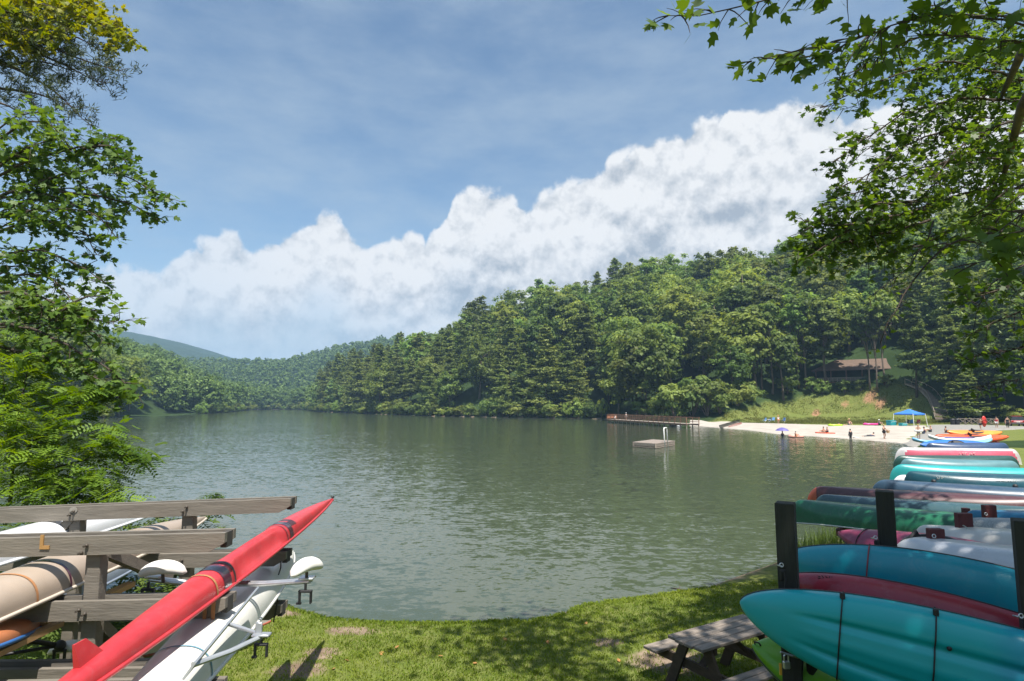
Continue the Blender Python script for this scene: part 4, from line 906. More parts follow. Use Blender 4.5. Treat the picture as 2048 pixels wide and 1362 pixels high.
# stairs up the bank
SP = [terrain_hit(*q_) for q_ in ((1884, 841), (1876, 818), (1868, 800), (1851, 783), (1818, 769))]; SP = [np.array([q_[0], q_[1], Hp(q_[0], q_[1])]) for q_ in SP]
st = thing('staircase', 'weathered timber staircase curving up the grass bank to the pavilion', 'stairs', SP[0])
cum = np.cumsum([0] + [np.linalg.norm(SP[i_ + 1] - SP[i_]) for i_ in range(4)]); ns = 46; m = MB(); lft = []; rgt = []
for k_ in range(ns):
    s = cum[-1] * k_ / (ns - 1); q_ = np.array([np.interp(s, cum, [p_[i_] for p_ in SP]) for i_ in range(3)]); i0 = min(3, np.searchsorted(cum, s, side='right') - 1); d = SP[i0 + 1] - SP[i0]; d[2] = 0; d = nrm(d); sd = np.array([-d[1], d[0], 0])
    q_[2] = max(q_[2], Hp(q_[0], q_[1])) + .25; m.bar(q_ - sd * 1.0, q_ + sd * 1.0, .42, .09); m.bar(q_ - sd * 1.0 - d * .17 - zz * .15, q_ + sd * 1.0 - d * .17 - zz * .15, .04, .2); lft.append(q_ + sd * 1.04); rgt.append(q_ - sd * 1.04)
m.build('tread', M_deck_grey, st)
for ln in (lft, rgt):
    m = MB()
    for k_ in range(0, ns - 5, 5): m.bar(ln[k_] - zz * .1, ln[k_ + 5] - zz * .1, .07, .3); m.bar(ln[k_] + zz * 1.0, ln[k_ + 5] + zz * 1.0, .07, .1)
    m.build('handrail', M_deck_grey, st)
    for k_ in range(0, ns, 5): m = MB(); m.box(ln[k_] + zz * .35, (.1, .1, 1.4)); m.build('post', M_deck_grey, st)

# trees and shrubs round the beach
TG = 'tall trees with bare trunks on the edge of the grass bank'
for (px, py, k_, s, lb) in [(1524, 779, 0, .95, 'tall slim tree leaning over the left edge of the grass bank'), (1545, 788, 1, 1.05, 'tall tree with a long bare trunk at the left edge of the grass bank'), (1598, 778, 2, 1.0, 'tall tree left of the pair before the pavilion deck end'), (1612, 776, 0, 1.1, 'thick trunked tree just left of the pavilion'), (1650, 776, 1, 1.0, 'tall tree in front of the hipped end of the pavilion roof'), (1740, 778, 0, .9, 'slim tree right of the middle of the pavilion'), (1756, 784, 1, .85, 'thin trunked tree lowest on the bank before the pavilion'), (1770, 768, 2, .95, 'tree before the right half of the pavilion')]:
    p = terrain_hit(px, py); plant('tall', p[0], p[1], s, lb, TG, idx=k_)
for (px, py, s, lb) in [(1834, 796, 1.15, 'dark trunked pine beside the top of the staircase'), (1905, 815, 1.0, 'layered pine right of the staircase'), (1960, 825, 1.1, 'layered pine behind the timber fence'), (2010, 822, 1.2, 'layered pine behind the red car'), (2050, 830, 1.1, 'layered pine at the right edge behind the car park')]:
    p = terrain_hit(px, py); plant('pine', p[0], p[1], s, lb, 'pines behind the car park', idx=3)
for (px, py, s, lb) in [(1910, 846, .42, 'low light green pine sapling left of the fence by the car park'), (1940, 844, .5, 'low light green pine sapling drooping over the fence')]:
    p = terrain_hit(px, py); plant('pine', p[0], p[1], (s * 1.9, s * 1.9, s), lb, 'saplings by the car park', idx=1)
SH = [(1085, 834, 1.5, 'round pale green bush overhanging the water left of the dock'), (1350, 835, 2.4, 'bright green bush behind the near half of the dock'), (1385, 832, 2.9, 'tallest bright green bush behind the end of the dock'), (1415, 832, 2.5, 'bright green bush where dock and sand meet'), (1440, 828, 1.6, 'bright green bush at the foot of the grass bank'), (1475, 812, 1.6, 'bush on the left edge of the grass bank'), (1500, 803, 1.5, 'dark bush high on the left edge of the grass bank'), (1318, 836, 1.6, 'leafy bush behind the middle of the dock'), (1285, 836, 1.5, 'leafy bush behind the dock left of its middle'),
      (1690, 787, .95, 'large dark green bush below the pavilion deck'), (1722, 784, .85, 'dark green bush below the right part of the pavilion deck'), (1645, 788, 1.0, 'greyish bush below the left end of the pavilion'), (1625, 783, 1.1, 'dark bush left of the greyish one below the pavilion'), (1575, 788, 1.1, 'low bush between bare trunks left of the pavilion'), (1775, 775, .9, 'small bush below the pavilion near the staircase'), (2020, 842, .9, 'bush at the car park edge before the red car'), (2045, 850, .9, 'bright bush at the right edge by the red car')]
for (px, py, s, lb) in SH:
    p = terrain_hit(px, py); 
    if lake_dist(np.array([p[0]]), np.array([p[1]]))[0] < .5: p = p + [0.6, 2.0, 0]
    plant('shrub', p[0], p[1], s, lb, 'shrubs round the beach')
n_ = len(LAKE); cnt = 0
for i_ in range(n_):
    a, b_ = LAKE[i_], LAKE[(i_ + 1) % n_]; Ls = np.linalg.norm(b_ - a)
    for s in np.arange(0, Ls, 3.6):
        q_ = a + (b_ - a) * (s / Ls); qpx = 1024 + FPX * q_[0] / q_[1] if q_[1] > 1 else -1
        if not ((640 < qpx < 1205 and q_[1] > 140) or (80 < qpx < 640 and q_[1] > 120)): continue
        if inpoly(np.array([q_[0]]), np.array([q_[1]]), LCLR + [np.array([-112., 205.])])[0] or (300 < qpx < 372 and q_[1] < 300 and random.random() < .7): continue
        nv = nrm([(b_ - a)[1], -(b_ - a)[0]]); q2 = q_ + nv * 1.3
        if lake_dist(np.array([q2[0]]), np.array([q2[1]]))[0] < 0: q2 = q_ - nv * 1.3
        cnt += 1; plant('under' if random.random() < .8 else 'shrub', q2[0], q2[1], (random.uniform(.8, 1.7),) * 2 + (random.uniform(.6, 1.9),), 'leafy shrub overhanging the waterline below the trees of the %s' % ('right hillside' if qpx > 640 else 'left and far shore'), 'waterline shrubs on the ' + ('right hillside' if qpx > 640 else 'left and far shore'))

for (x, y, s_) in [(97, 147, .9), (101, 141, .95), (93, 158, 1.0), (103, 150, 1.1), (86, 163, 1.0), (99, 136, .8), (108, 143, 1.1), (98, 163, 1.2), (102, 158, .85), (106, 165, .9), (96, 153, .75), (111, 171, 1.0), (109, 158, .9)]: plant('broad', x, y, s_, 'rounded broadleaf tree close behind the pavilion and log cabin', 'trees behind the pavilion')
# rough grass on the bank above the sand
M_bankgrass = leaf_mat('bank_grass_blades', (.085, .115, .022), (.235, .225, .062), .3, 0, 0, spec=.15)
rb2 = np.random.default_rng(71); BK = np.array([q_[:2] for q_ in BANK[:10]]); N = 130000; lo, hi = BK.min(0), BK.max(0)
xx = lo[0] + rb2.random(N) * (hi[0] - lo[0]); yy = lo[1] + rb2.random(N) * (hi[1] - lo[1]); k = inpoly(xx, yy, BK) & ~inpoly(xx, yy, np.array(BEACH)); xx, yy = xx[k], yy[k]
cl = lump(xx, yy, 3.5, 72) + .6 * lump(xx, yy, 9, 73); k = rb2.random(len(xx)) < np.clip(.55 + .5 * cl, .1, 1)
for (px, py, rx, ry) in [(1735, 799, 3.0, .9), (1655, 804, 1.4, .7), (1768, 800, 2.0, .9), (1700, 803, 2, .7)]:
    q_ = terrain_hit(px, py); k &= rb2.random(len(xx)) > .9 * np.exp(-(((xx - q_[0]) / rx) ** 2 + ((yy - q_[1]) / ry) ** 2))
xx, yy, cl = xx[k], yy[k], cl[k]; n = len(xx); zz2 = H(xx, yy); a = rb2.uniform(0, 6.28, n); w = rb2.uniform(.04, .09, n); ln = rb2.uniform(.06, .22, n) * (1 + .6 * np.clip(cl, -.5, 1)); le = rb2.uniform(-.3, .3, (n, 2)) * ln[:, None] * 1.6
V = np.stack([np.stack([xx - np.cos(a) * w, yy - np.sin(a) * w, zz2 - .03], 1), np.stack([xx + np.cos(a) * w, yy + np.sin(a) * w, zz2 - .03], 1), np.stack([xx + np.cos(a) * w * .5 + le[:, 0], yy + np.sin(a) * w * .5 + le[:, 1], zz2 + ln], 1), np.stack([xx - np.cos(a) * w * .5 + le[:, 0], yy - np.sin(a) * w * .5 + le[:, 1], zz2 + ln * .9], 1)], 1).reshape(-1, 3)
tag(raw_mesh('bank_grass', V, np.arange(len(V)), 4, M_bankgrass, None, attrs=dict(tint=np.repeat(np.clip(.5 + .4 * lump(xx, yy, 6, 74) + rb2.normal(size=n) * .2, 0, 1), 4))), 'rough yellow green grass on the bank above the sand', 'grass', kind='stuff')
# ---------------------------------------------------------------- boats
def plastic(name, c, c2=None, rough=.38, sc=3.0, stretch=(1, 1, 1), coat=.15, bump=.06):
    return mat(name, c, rough, .12, sc, col2=c2, stretch=stretch, coat=coat, bump=bump, bscale=60, scuff=.32)
GUN = plastic('black_trim', (.025, .025, .028)); GUNW = plastic('pale_trim', (.55, .54, .50)); ALU = M_alu
def frame(a, b, updir):
    d = nrm(b - a); u = np.asarray(updir, float); u = nrm(u - d * (u @ d)); return d, np.cross(u, d), u
def canoe(name, label, a, b, W, D, mats, gun=None, cat='canoe', group=None, roll=0.0, fine=2.2, blunt=.84, sheer=.30, inv=True, sec=.72, colf=None, thw=3, nose=None, keelfn=None, cutfn=None, nst=49, capname='end_cap'):
    """open boat; a, b = its two ends at gunwale level; inverted unless inv is False"""
    a, b = np.array(a, float), np.array(b, float); up = Matrix.Rotation(roll, 3, Vector(nrm(b - a))) @ Vector((0, 0, 1)); d, s, u = frame(a, b, np.array(up))
    if not inv: u = -u; s = -s
    cen = (a + b) / 2; hl = np.linalg.norm(b - a) / 2; t_ = thing(name, label, cat, cen - (0 if inv else 0), group)
    mats = mats if isinstance(mats, list) else [mats]
    ts = np.sin(np.linspace(-math.pi / 2, math.pi / 2, nst)); ns = 25; rings = []; gl = []; gr = []
    def prof(t):
        q = abs(t); sh = D * sheer * q ** 2.6; w = max(.010, W / 2 * (1 - q ** fine) ** .85)
        k = D if q < blunt else D - (D + sh * .85) * (1 - math.sqrt(max(0, 1 - ((q - blunt) / (1 - blunt)) ** 2)))
        if keelfn: k = keelfn(t)
        return w, sh, k
    def ring(t, grow=0.0):
        w, sh, k = prof(t); ph = np.linspace(0, math.pi, ns); c, sn = np.cos(ph), np.sin(ph)
        y = (w + grow) * np.sign(c) * np.abs(c) ** sec; z = -sh + (k + grow + sh) * sn ** sec
        if cutfn is not None:
            m_ = cutfn(t)
            if m_ > 0: hgt = (z + sh) / (k + sh + 1e-6); y = y * (1 - m_ * .42 * np.clip(np.sin(np.clip(hgt, 0, 1) * math.pi * .75) ** .8, 0, 1))
        return cen + d * t * hl + np.outer(y, s) + np.outer(z, u)
    for t in ts: 
        r_g = ring(t); rings.append(r_g); gl.append(r_g[0]); gr.append(r_g[-1])
    m = MB(); m.loft(rings, closed=False)
    if colf:
        m.m = [colf((ts[i_] + ts[i_ + 1]) / 2, (j_ + .5) / (ns - 1)) for i_ in range(nst - 1) for j_ in range(ns - 1)]
    m.build('hull', mats, t_, smooth=True, fix=False)
    for g in (gl, gr): m = MB(); m.tube(g, .018, 6); m.build('gunwale', gun or GUN, t_, smooth=True)
    for q in np.linspace(-.5, .5, thw) if thw else []:
        w, sh, k = prof(q); p = cen + d * q * hl - u * (sh - .03); m = MB()
        m.bar(p - s * w * .98, p + s * w * .98, .22 if (not inv or thw == 2) else .07, .03, up=u); m.build('seat' if not inv and abs(q) > .3 else 'thwart', M_deck_grey, t_)
    for e in (-1, 1):
        if nose is None: continue
        q = [ring(e * x, .006) for x in np.linspace(nose[0], .998, 8)]; m = MB(); m.loft(q, closed=False); m.build(capname, nose[1 if e < 0 else -1], t_, smooth=True, fix=False)
    return t_, ring, (cen, d, s, u, hl)
def kayak(name, label, a, b, W, hh, hd, deckdir, m_hull, m_deck=None, group=None, cat='kayak', groove=0.0, cockpit=None, cords=(), trim=None, rocker=.10, hp=.62, wexp=.72, wq=2.1, nst=61, cord_m=None, face='hull', deckpow=.8):
    a, b = np.array(a, float), np.array(b, float); d, s, u = frame(a, b, deckdir); cen = (a + b) / 2; hl = np.linalg.norm(b - a) / 2
    t_ = thing(name, label, cat, cen, group); ts = np.sin(np.linspace(-math.pi / 2, math.pi / 2, nst)); ns = 49
    def base(t): q = abs(t); return max(.012, W / 2 * (1 - q ** wq) ** wexp), rocker * q ** 3, (1 - q ** 4) ** .6 * .9 + .1
    def hull(t, grow=0.0):
        w, r0, f = base(t); ph = np.linspace(0, math.pi, ns); c, sn = np.cos(ph), np.sin(ph); y = np.sign(c) * np.abs(c) ** .9
        z = -hh * f * sn ** hp
        if groove: 
            g = sm((.78 - abs(t)) / .25)
            for c0, wd in ((.40, .075), (-.40, .075)): z = z + groove * g * np.exp(-((y - c0) / wd) ** 2) 
            z = z - groove * .45 * g * np.exp(-(y / .10) ** 2)
        return cen + d * t * hl + np.outer(y * (w + grow), s) + np.outer(z + r0 - grow * sn, u)
    def deck(t, grow=0.0):
        w, r0, f = base(t); ph = np.linspace(0, math.pi, 25); c, sn = np.cos(ph), np.sin(ph)
        return cen + d * t * hl + np.outer(c * (w + grow), s) + np.outer(hd * f * sn ** deckpow + r0 + grow * sn, u)
    m = MB(); m.loft([hull(t) for t in ts], closed=False); m.build('hull', m_hull, t_, smooth=True, fix=False)
    m = MB(); m.loft([deck(t) for t in ts], closed=False); m.build('deck', m_deck or m_hull, t_, smooth=True, fix=False)
    m = MB()
    for e in (0, -1): m.tube([hull(t)[e] for t in ts[1:-1]], .008, 6)
    m.build('seam_trim', trim or GUN, t_, smooth=True)
    if cockpit is not None:
        t0, t1 = cockpit; q = (t0 + t1) / 2; w, r0, f = base(q); L_ = (t1 - t0) / 2 * hl; c0 = cen + d * q * hl + u * (hd * f * .93 + r0); an = np.linspace(0, 2 * math.pi, 29)
        loop = [c0 + d * L_ * math.cos(x) + s * w * .62 * math.sin(x) for x in an]; m = MB(); m.tube(loop, .022, 6); m.build('cockpit_rim', GUN, t_, smooth=True)
        m = MB(); m.add([c0 + u * .008] + [p + u * .008 for p in loop[:-1]], [(0, 1 + i_, 1 + (i_ + 1) % 28) for i_ in range(28)]); m.build('cockpit_shade', M_black, t_)  # flat black disc stands in for the shade inside the open cockpit
        m = MB(); m.bar(c0 - d * L_ * .5 - s * w * .4 + u * .06, c0 - d * L_ * .5 + s * w * .4 + u * .06, .05, .16, up=u, bev=.02); m.build('seat_back', M_black, t_)
    for t in cords:
        r_ = hull(t, .007); r2 = deck(t, .007); m = MB(); m.tube(list(r2[12:][::-1][:1]) + list(r_[:-1]), .0055, 6) if False else m.tube(r_[1:-1], .0055, 6); m.tube(r2, .0055, 6); m.build('cord', cord_m or M_black, t_, smooth=True)
    for e in (-1, 1):
        p = hull(e * .965)[24]; p2 = deck(e * .95)[12]; m = MB(); m.tube([p2 + u * .0, p2 + u * .03 + d * e * .01, p2 + u * .03 + d * e * .05, p2 + d * e * .045], .007, 6); m.build('carry_handle', M_black, t_, smooth=True)
    return t_, hull, deck, (cen, d, s, u, hl)
def letters(mb, p, d, u, n_, h, w, rnd):          # small worn lettering made of strokes
    r = random.Random(rnd); x = 0
    for k_ in range(n_):
        q = p + d * x
        st_ = r.sample([((0, 0), (0, 1)), ((0, 1), (.8, 1)), ((0, 0), (.8, 0)), ((.8, 0), (.8, 1)), ((0, .5), (.8, .5)), ((0, 1), (.8, 0))] , 2)
        for (a, b) in st_: mb.bar(q + d * a[0] * w + u * a[1] * h, q + d * b[0] * w + u * b[1] * h, .006, h * .16, up=np.cross(d, u))
        x += w * 1.25
    return mb
def post(mb, p, top, w=.15, dp=.15, axes=None):
    g = Hp(p[0], p[1]); mb.box((p[0], p[1], (top + g) / 2 - .15), (w, dp, top - g + .3), axes, bev=.006)

M_dark = mat('dark_stained_timber', (.022, .023, .018), .75, .35, 3.0, stretch=(8, 8, .6), bump=.5, bscale=10)
M_maroon = mat('maroon_painted_timber', (.105, .022, .024), .65, .2, 3.0, stretch=(6, 6, .6), bump=.4)
# --- near kayak rack with dark posts
A_, B_, C_ = np.array([2.345, 5.25]), np.array([3.54, 5.80]), np.array([3.70, 4.42]); D_ = B_ + (C_ - A_)
rk = thing('kayak_rack', 'near kayak rack with tall dark timber posts on the lawn at the right', 'rack', (3.4, 5.2, Hp(3.4, 5.2)))
dd = nrm(np.append(C_ - A_, 0)); dn_ = np.array([-dd[1], dd[0], 0]); AX = (dd, dn_, np.array([0, 0, 1.]))
for q_, tp in ((A_, 3.36), (B_, 3.38), (C_, 3.37), (D_, 3.37)):
    m = MB(); post(m, q_, tp, .15, .15, AX); m.build('post', M_dark, rk)
for z_ in (1.55, 2.05):
    for p_, q_ in ((A_, B_), (C_, D_)):
        a, b = np.append(p_, z_), np.append(q_, z_); e = nrm(b - a); m = MB(); m.bar(a + e * .02 + dd * .11, b + e * .5 + dd * .11, .05, .14); m.build('arm', M_dark, rk)
def eye(p, sc=1.0): m = MB(); torus(m, np.array(p), .015 * sc, .0045 * sc, 14, 6, tilt=Matrix.Rotation(R(80), 3, 'X')); m.tube([np.array(p) + [0, .0, -.01], np.array(p) + [.0, .07, -.02]], .006, 6); m.build('eye_bolt', M_alu, rk, smooth=True)
eye(P(1563, 1130, 5.13)); eye(P(1751, 1075, 5.70)); eye(P(2042, 1232, 4.33))
for (px, py, Y) in ((1566, 1150, 5.14), (1754, 1090, 5.70)):
    m = MB(); p = P(px, py, Y); m.box(p, (.05, .02, .09), bev=.008); m.tube([p + [0, -.012, .03], p + [.01, -.02, -.05], p + [.0, -.015, -.14]], .008, 6); m.build('buckle', M_black, rk)
p = P(1573, 1330, 5.13); m = MB(); m.box(p, (.055, .03, .06), bev=.006); m.tube([p + [-.018, 0, .03], p + [-.018, 0, .07], p + [0, 0, .09], p + [.018, 0, .07], p + [.018, 0, .03]], .006, 6); m.build('padlock', M_alu, rk)
m = MB(); m.tube([P(1561, 1304, 5.13), P(1585, 1312, 5.13), P(1610, 1318, 5.2), P(1660, 1312, 5.3)], .009, 6); m.build('chain', M_alu, rk)
m = MB(); m.box(P(1561, 1338, 5.13), (.018, .01, .09)); m.build('plate', col('yellow_tag', (.7, .35, .03)), rk)

teal = plastic('teal_plastic', (.002, .29, .36), (.003, .23, .32), sc=.9); 
def fade(name, c0, c1, p0, p1, ax_):       # moulded two-colour plastic blending along the hull
    m = plastic(name, c0); nt = m.node_tree; b = nt.nodes['Principled BSDF']; tc = nd(nt, 'ShaderNodeTexCoord'); vd = nd(nt, 'ShaderNodeVectorMath', operation='DOT_PRODUCT'); vd.inputs[1].default_value = tuple(ax_); nt.links.new(tc.outputs['Object'], vd.inputs[0])
    nz = nd(nt, 'ShaderNodeTexNoise', i_Scale=3.0, i_Detail=3.0); nt.links.new(tc.outputs['Object'], nz.inputs['Vector']); ma = nd(nt, 'ShaderNodeMath', operation='MULTIPLY_ADD'); nt.links.new(nz.outputs['Fac'], ma.inputs[0]); ma.inputs[1].default_value = .35; nt.links.new(vd.outputs['Value'], ma.inputs[2])
    mr = nd(nt, 'ShaderNodeMapRange'); mr.inputs['From Min'].default_value = p0; mr.inputs['From Max'].default_value = p1; nt.links.new(ma.outputs[0], mr.inputs['Value'])
    mx = nd(nt, 'ShaderNodeMix', data_type='RGBA'); mx.inputs[6].default_value = (*c0, 1); mx.inputs[7].default_value = (*c1, 1); nt.links.new(mr.outputs[0], mx.inputs['Factor']); nt.links.new(mx.outputs[2], b.inputs['Base Color']); return m
away = dn_ + np.array([0, 0, .05])
tealf = fade('teal_to_blue_plastic', (.003, .36, .40), (.008, .17, .36), .15, .75, dd)
KG = 'kayaks on the near dark rack'
a = P(1475, 1213, 5.15); b = np.array([4.58, 3.54, 2.17])
k1, hull1, deck1, F1 = kayak('kayak', 'big turquoise kayak nearest the camera, hull outwards with grooves and black cords', a, b, .74, .19, .12, away, tealf, GUN, KG, groove=.032, cords=(-.53, -.17, .30), hp=.5, wexp=.62, wq=2.3, rocker=.12, nst=81)
for t in (-.53, -.17, .30):
    q = min((hull1(t)[2], hull1(t)[-3]), key=lambda p: -p[2]); m = MB(); m.box(q - dn_ * .03 + [0, 0, .01], (.035, .03, .05), bev=.008); m.box(q - dn_ * .035 + [.02, 0, -.025], (.03, .02, .025), bev=.006); m.build('buckle', M_black, k1)
for t, f in ((-.12, 31), (-.05, 17), (.35, 31), (.42, 17)):
    q = hull1(t)[f]; m = MB(); m.ball(q, (.017, .017, .017), 10, 6); m.build('drain_hole', M_black, k1, smooth=True)
redk = plastic('red_plastic', (.34, .018, .040), (.26, .014, .03), sc=2)
k2, h2, dk2, F2 = kayak('kayak', 'red kayak standing on its side between the two turquoise ones', P(1566, 1160, 5.62), np.array([4.85, 4.02, 2.10]), .62, .17, .15, away, redk, redk, KG, hp=.7)
m = MB(); q = h2(-.70); p0 = q[9] ; letters(m, P(1636, 1156, 5.42), dd, np.array([0, 0, 1.]), 4, .028, .024, 5); m.build('lettering', M_black, k2)
k3, h3, dk3, F3 = kayak('kayak', 'second turquoise kayak, plain hull, behind the red one and tied with a thin red cord', P(1560, 1118, 6.05), np.array([5.07, 4.42, 2.36]), .78, .22, .14, away + [0, 0, .12], teal, GUN, KG, hp=.72, cords=(-.50,), cord_m=col('red_cord', (.25, .04, .05)), rocker=.1)
lime = plastic('lime_plastic', (.15, .40, .012), (.10, .31, .008), sc=2)
k4, h4, dk4, F4 = kayak('kayak', 'lime green kayak lying low under the turquoise kayak, deck up with black lines', P(1507, 1312, 5.62), np.array([4.65, 4.2, 1.80]), .95, .16, .16, np.array([-.30, -.55, .8]), lime, lime, KG, cords=(-.72, -.5, -.3), cockpit=(-.18, .35), rocker=.14)
m = MB(); 
for e in (-1, 1): m.tube([dk4(t, .006)[12 + int(e * (-.25 - t) * 14)] for t in np.linspace(-.7, -.3, 8)], .005, 5)
m.build('deck_line', M_black, k4)

# --- boats on the maroon racks
def C2(px1, py1, Y1, px2, py2, Y2): return P(px1, py1, Y1), P(px2, py2, Y2)
GB = []; GC = []; GD = []; GE = []; GF = []; GG = []
BG = 'boats on the maroon racks along the shore'
a, b = C2(1683, 1078, 9.0, 2120, 1150, 6.5); pk_ = plastic('plum_plastic', (.30, .035, .085), (.20, .02, .06), sc=2)
kayak('kayak', 'plum pink kayak with pointed bow behind the second dark post', a, b, .62, .16, .14, np.array([-.35, -.5, .8]), pk_, pk_, BG, cockpit=(-.25, .3), cords=(-.7,)); GB.append((a, b, -.16))
wh = plastic('white_gelcoat', (.62, .63, .66), (.52, .53, .57), sc=1.2, rough=.3); wh2 = plastic('cream_gelcoat', (.60, .58, .54), sc=1.2)
a, b = C2(1786, 1118, 7.6, 2400, 1208, 5.3); canoe('dinghy', 'upturned white hull tied by a cord to the short maroon post', a, b, .78, .30, wh, GUNW, 'boat', BG, fine=2.6, blunt=.70, sheer=.1); GB.append((a, b, 0))
a, b = C2(1826, 1092, 8.6, 2400, 1142, 6.4); canoe('canoe', 'upturned cream canoe just behind the white hull', a, b, .8, .30, wh2, redk, 'canoe', BG); GB.append((a, b, 0))
gr = mat('speckled_grey', (.30, .32, .33), .5, .35, 60, bump=.1); a, b = C2(1930, 1076, 9.2, 2420, 1100, 7.2); canoe('canoe', 'upturned speckled grey canoe right of the rope hung post', a, b, .8, .30, gr, GUNW, 'canoe', BG); GB.append((a, b, 0))
bl = plastic('bright_blue_plastic', (.01, .16, .30), sc=2); a, b = C2(1922, 1056, 10.2, 2460, 1078, 8.2); canoe('canoe', 'upturned bright blue canoe behind the speckled grey one', a, b, .8, .30, bl, GUN, 'canoe', BG); GB.append((a, b, 0))
gn = plastic('green_plastic', (.012, .135, .065), (.010, .10, .05), sc=1.5, stretch=(1, 1, 6)); a, b = C2(1580, 1034, 14.0, 2075, 1092, 10.3); canoe('canoe', 'upturned green canoe with pale gunwales sticking out past the dark posts', a, b, .88, .42, gn, GUNW, 'canoe', BG, nose=(.93, plastic('pale_green', (.10, .27, .13)), plastic('pale_green', (.10, .27, .13)))); GC.append((a, b, 0))
dt = plastic('dark_teal_gloss', (.030, .075, .085), (.05, .10, .115), sc=1.5, stretch=(1, 1, 4), rough=.25); a, b = C2(1625, 1022, 14.8, 2115, 1062, 11.8); canoe('canoe', 'upturned glossy dark teal canoe between the green and the oxblood ones', a, b, .88, .42, dt, GUN, 'canoe', BG); GC.append((a, b, 0))
br = plastic('oxblood_plastic', (.085, .030, .034), (.06, .022, .026), sc=2); orr = plastic('worn_orange_red', (.42, .09, .045)); a, b = C2(1613, 1004, 15.6, 2150, 1040, 12.8); canoe('canoe', 'upturned oxblood canoe with a worn orange bow over the water', a, b, .88, .42, br, GUN, 'canoe', BG, nose=(.90, orr, br)); GC.append((a, b, 0))
nv = plastic('slate_blue_plastic', (.035, .075, .12), (.025, .05, .09), sc=2); a, b = C2(1742, 984, 16.6, 2220, 1018, 14.3); k_, rg, F_ = canoe('canoe', 'upturned slate blue canoe with two black knobs on its hull', a, b, .84, .36, nv, GUN, 'canoe', BG); GC.append((a, b, 0))
for t in (-.40, .30): q = rg(t)[10]; m = MB(); m.ball(q + F_[3] * .02, (.06, .06, .06), 12, 8); m.build('knob', M_black, k_, smooth=True)
nvg = plastic('deep_sea_green', (.008, .050, .075), (.012, .075, .10), sc=1.2, stretch=(1, 1, 4), rough=.3); a, b = C2(1806, 977, 17.4, 2160, 992, 16.0); k_, rg, F_ = canoe('canoe', 'upturned deep blue green canoe with worn white lettering on its side', a, b, .9, .50, nvg, GUN, 'canoe', BG, blunt=.88); GD.append((a, b, 0))
rr_ = rg(-.3); side_ = -F_[2] if F_[2][1] > 0 else F_[2]
def on_hull(t, f): q = rg(t); f = f if q[4][1] < q[20][1] else 24 - f; return q[f]
for t0_, n_, h_ in ((-.62, 9, .075), (.05, 9, .055)):
    m = MB(); q = on_hull(t0_, 5); letters(m, q + side_ * .02, F_[1], nrm(F_[3] + side_ * -.15), n_, h_, h_ * .72, n_ + int(h_ * 1000)); m.build('lettering', GUNW, k_)
a, b = C2(1783, 974, 18.2, 2110, 978, 17.6); canoe('canoe', 'upturned off white canoe showing only its end behind the deep blue green one', a, b, .84, .36, wh, GUN, 'canoe', BG); GD.append((a, b, 0))
tl = plastic('turquoise_gelcoat', (.02, .33, .32), (.018, .27, .28), sc=1.5); a, b = C2(1779, 954, 19.6, 2160, 968, 18.4); canoe('canoe', 'upturned bright turquoise canoe with cream gunwales at the water edge', a, b, .88, .42, tl, GUNW, 'canoe', BG); GD.append((a, b, 0))
gt = plastic('grey_teal', (.10, .22, .24), (.08, .17, .19), sc=2); a, b = C2(1798, 940, 20.8, 2043, 946, 20.2); canoe('canoe', 'upturned grey teal canoe behind the bright turquoise one', a, b, .86, .40, gt, GUN, 'canoe', BG); GD.append((a, b, 0))
dg = plastic('bottle_green', (.016, .06, .05), sc=2); a, b = C2(1786, 931, 21.8, 2040, 932, 21.4); canoe('canoe', 'upturned bottle green canoe under the maroon beam', a, b, .86, .36, dg, GUNW, 'canoe', BG); GD.append((a, b, 0))
pkc = plastic('faded_pink_red', (.52, .10, .15), (.44, .07, .11), sc=1.5); hullg = plastic('light_grey_hull', (.50, .48, .48)); a, b = C2(1789, 919, 23.6, 2043, 922, 23.6)
k_, rg, F_ = canoe('canoe', 'upturned faded pink canoe with light grey bottom and ends', a, b, .9, .47, [hullg, pkc], GUNW, 'canoe', BG, colf=lambda t, f: 1 if (min(f, 1 - f) < .30 and abs(t) < .92 - .5 * (.3 - min(f, 1 - f)) * 0 and abs(t) < .80 + .45 * (.30 - min(f, 1 - f))) else 0); GE.append((a, b, 0))
side_ = -F_[2] if F_[2][1] > 0 else F_[2]; m = MB(); q = rg(-.1); q = q[3] if q[3][1] < q[21][1] else q[21]; letters(m, q + side_ * .02, F_[1], np.array([0, 0, 1.]), 6, .10, .085, 77); m.build('lettering', M_white, k_)
a, b = C2(1850, 902, 25.2, 2020, 902, 25.0); canoe('canoe', 'upturned navy canoe sticking out right of the royal blue kayak', a, b, .8, .34, plastic('navy_plastic', (.03, .06, .13)), GUN, 'canoe', BG); GF.append((a, b, 0))
rb = plastic('royal_blue', (.012, .10, .42), (.02, .16, .50), sc=1.2); lb = plastic('sky_blue', (.22, .50, .72)); a, b = C2(1838, 892, 26.6, 1978, 892, 26.4); kayak('kayak', 'royal blue kayak with pale blue rim on the far rack', a, b, .66, .17, .13, np.array([0, -.75, .6]), lb, rb, BG, cockpit=(-.2, .3), trim=lb); GF.append((a, b, -.17))
a, b = C2(1826, 885, 27.8, 1984, 886, 27.6); board('paddleboard', a, b, .8, lb, col('pale_pad', (.35, .5, .55)), 'sky blue paddleboard lying above the royal blue kayak on the far rack', group=BG, th=.16); GF.append((a, b, -.1))
a, b = C2(1858, 879, 28.8, 1982, 880, 28.6); board('paddleboard', a, b, .8, M_white, rb, 'white paddleboard with blue pad just before the orange kayaks', group=BG, th=.18); GF.append((a, b, -.1))
og = plastic('red_orange', (.72, .10, .02), (.60, .07, .02), sc=2); oy = plastic('yellow_orange', (.80, .26, .03), sc=2)
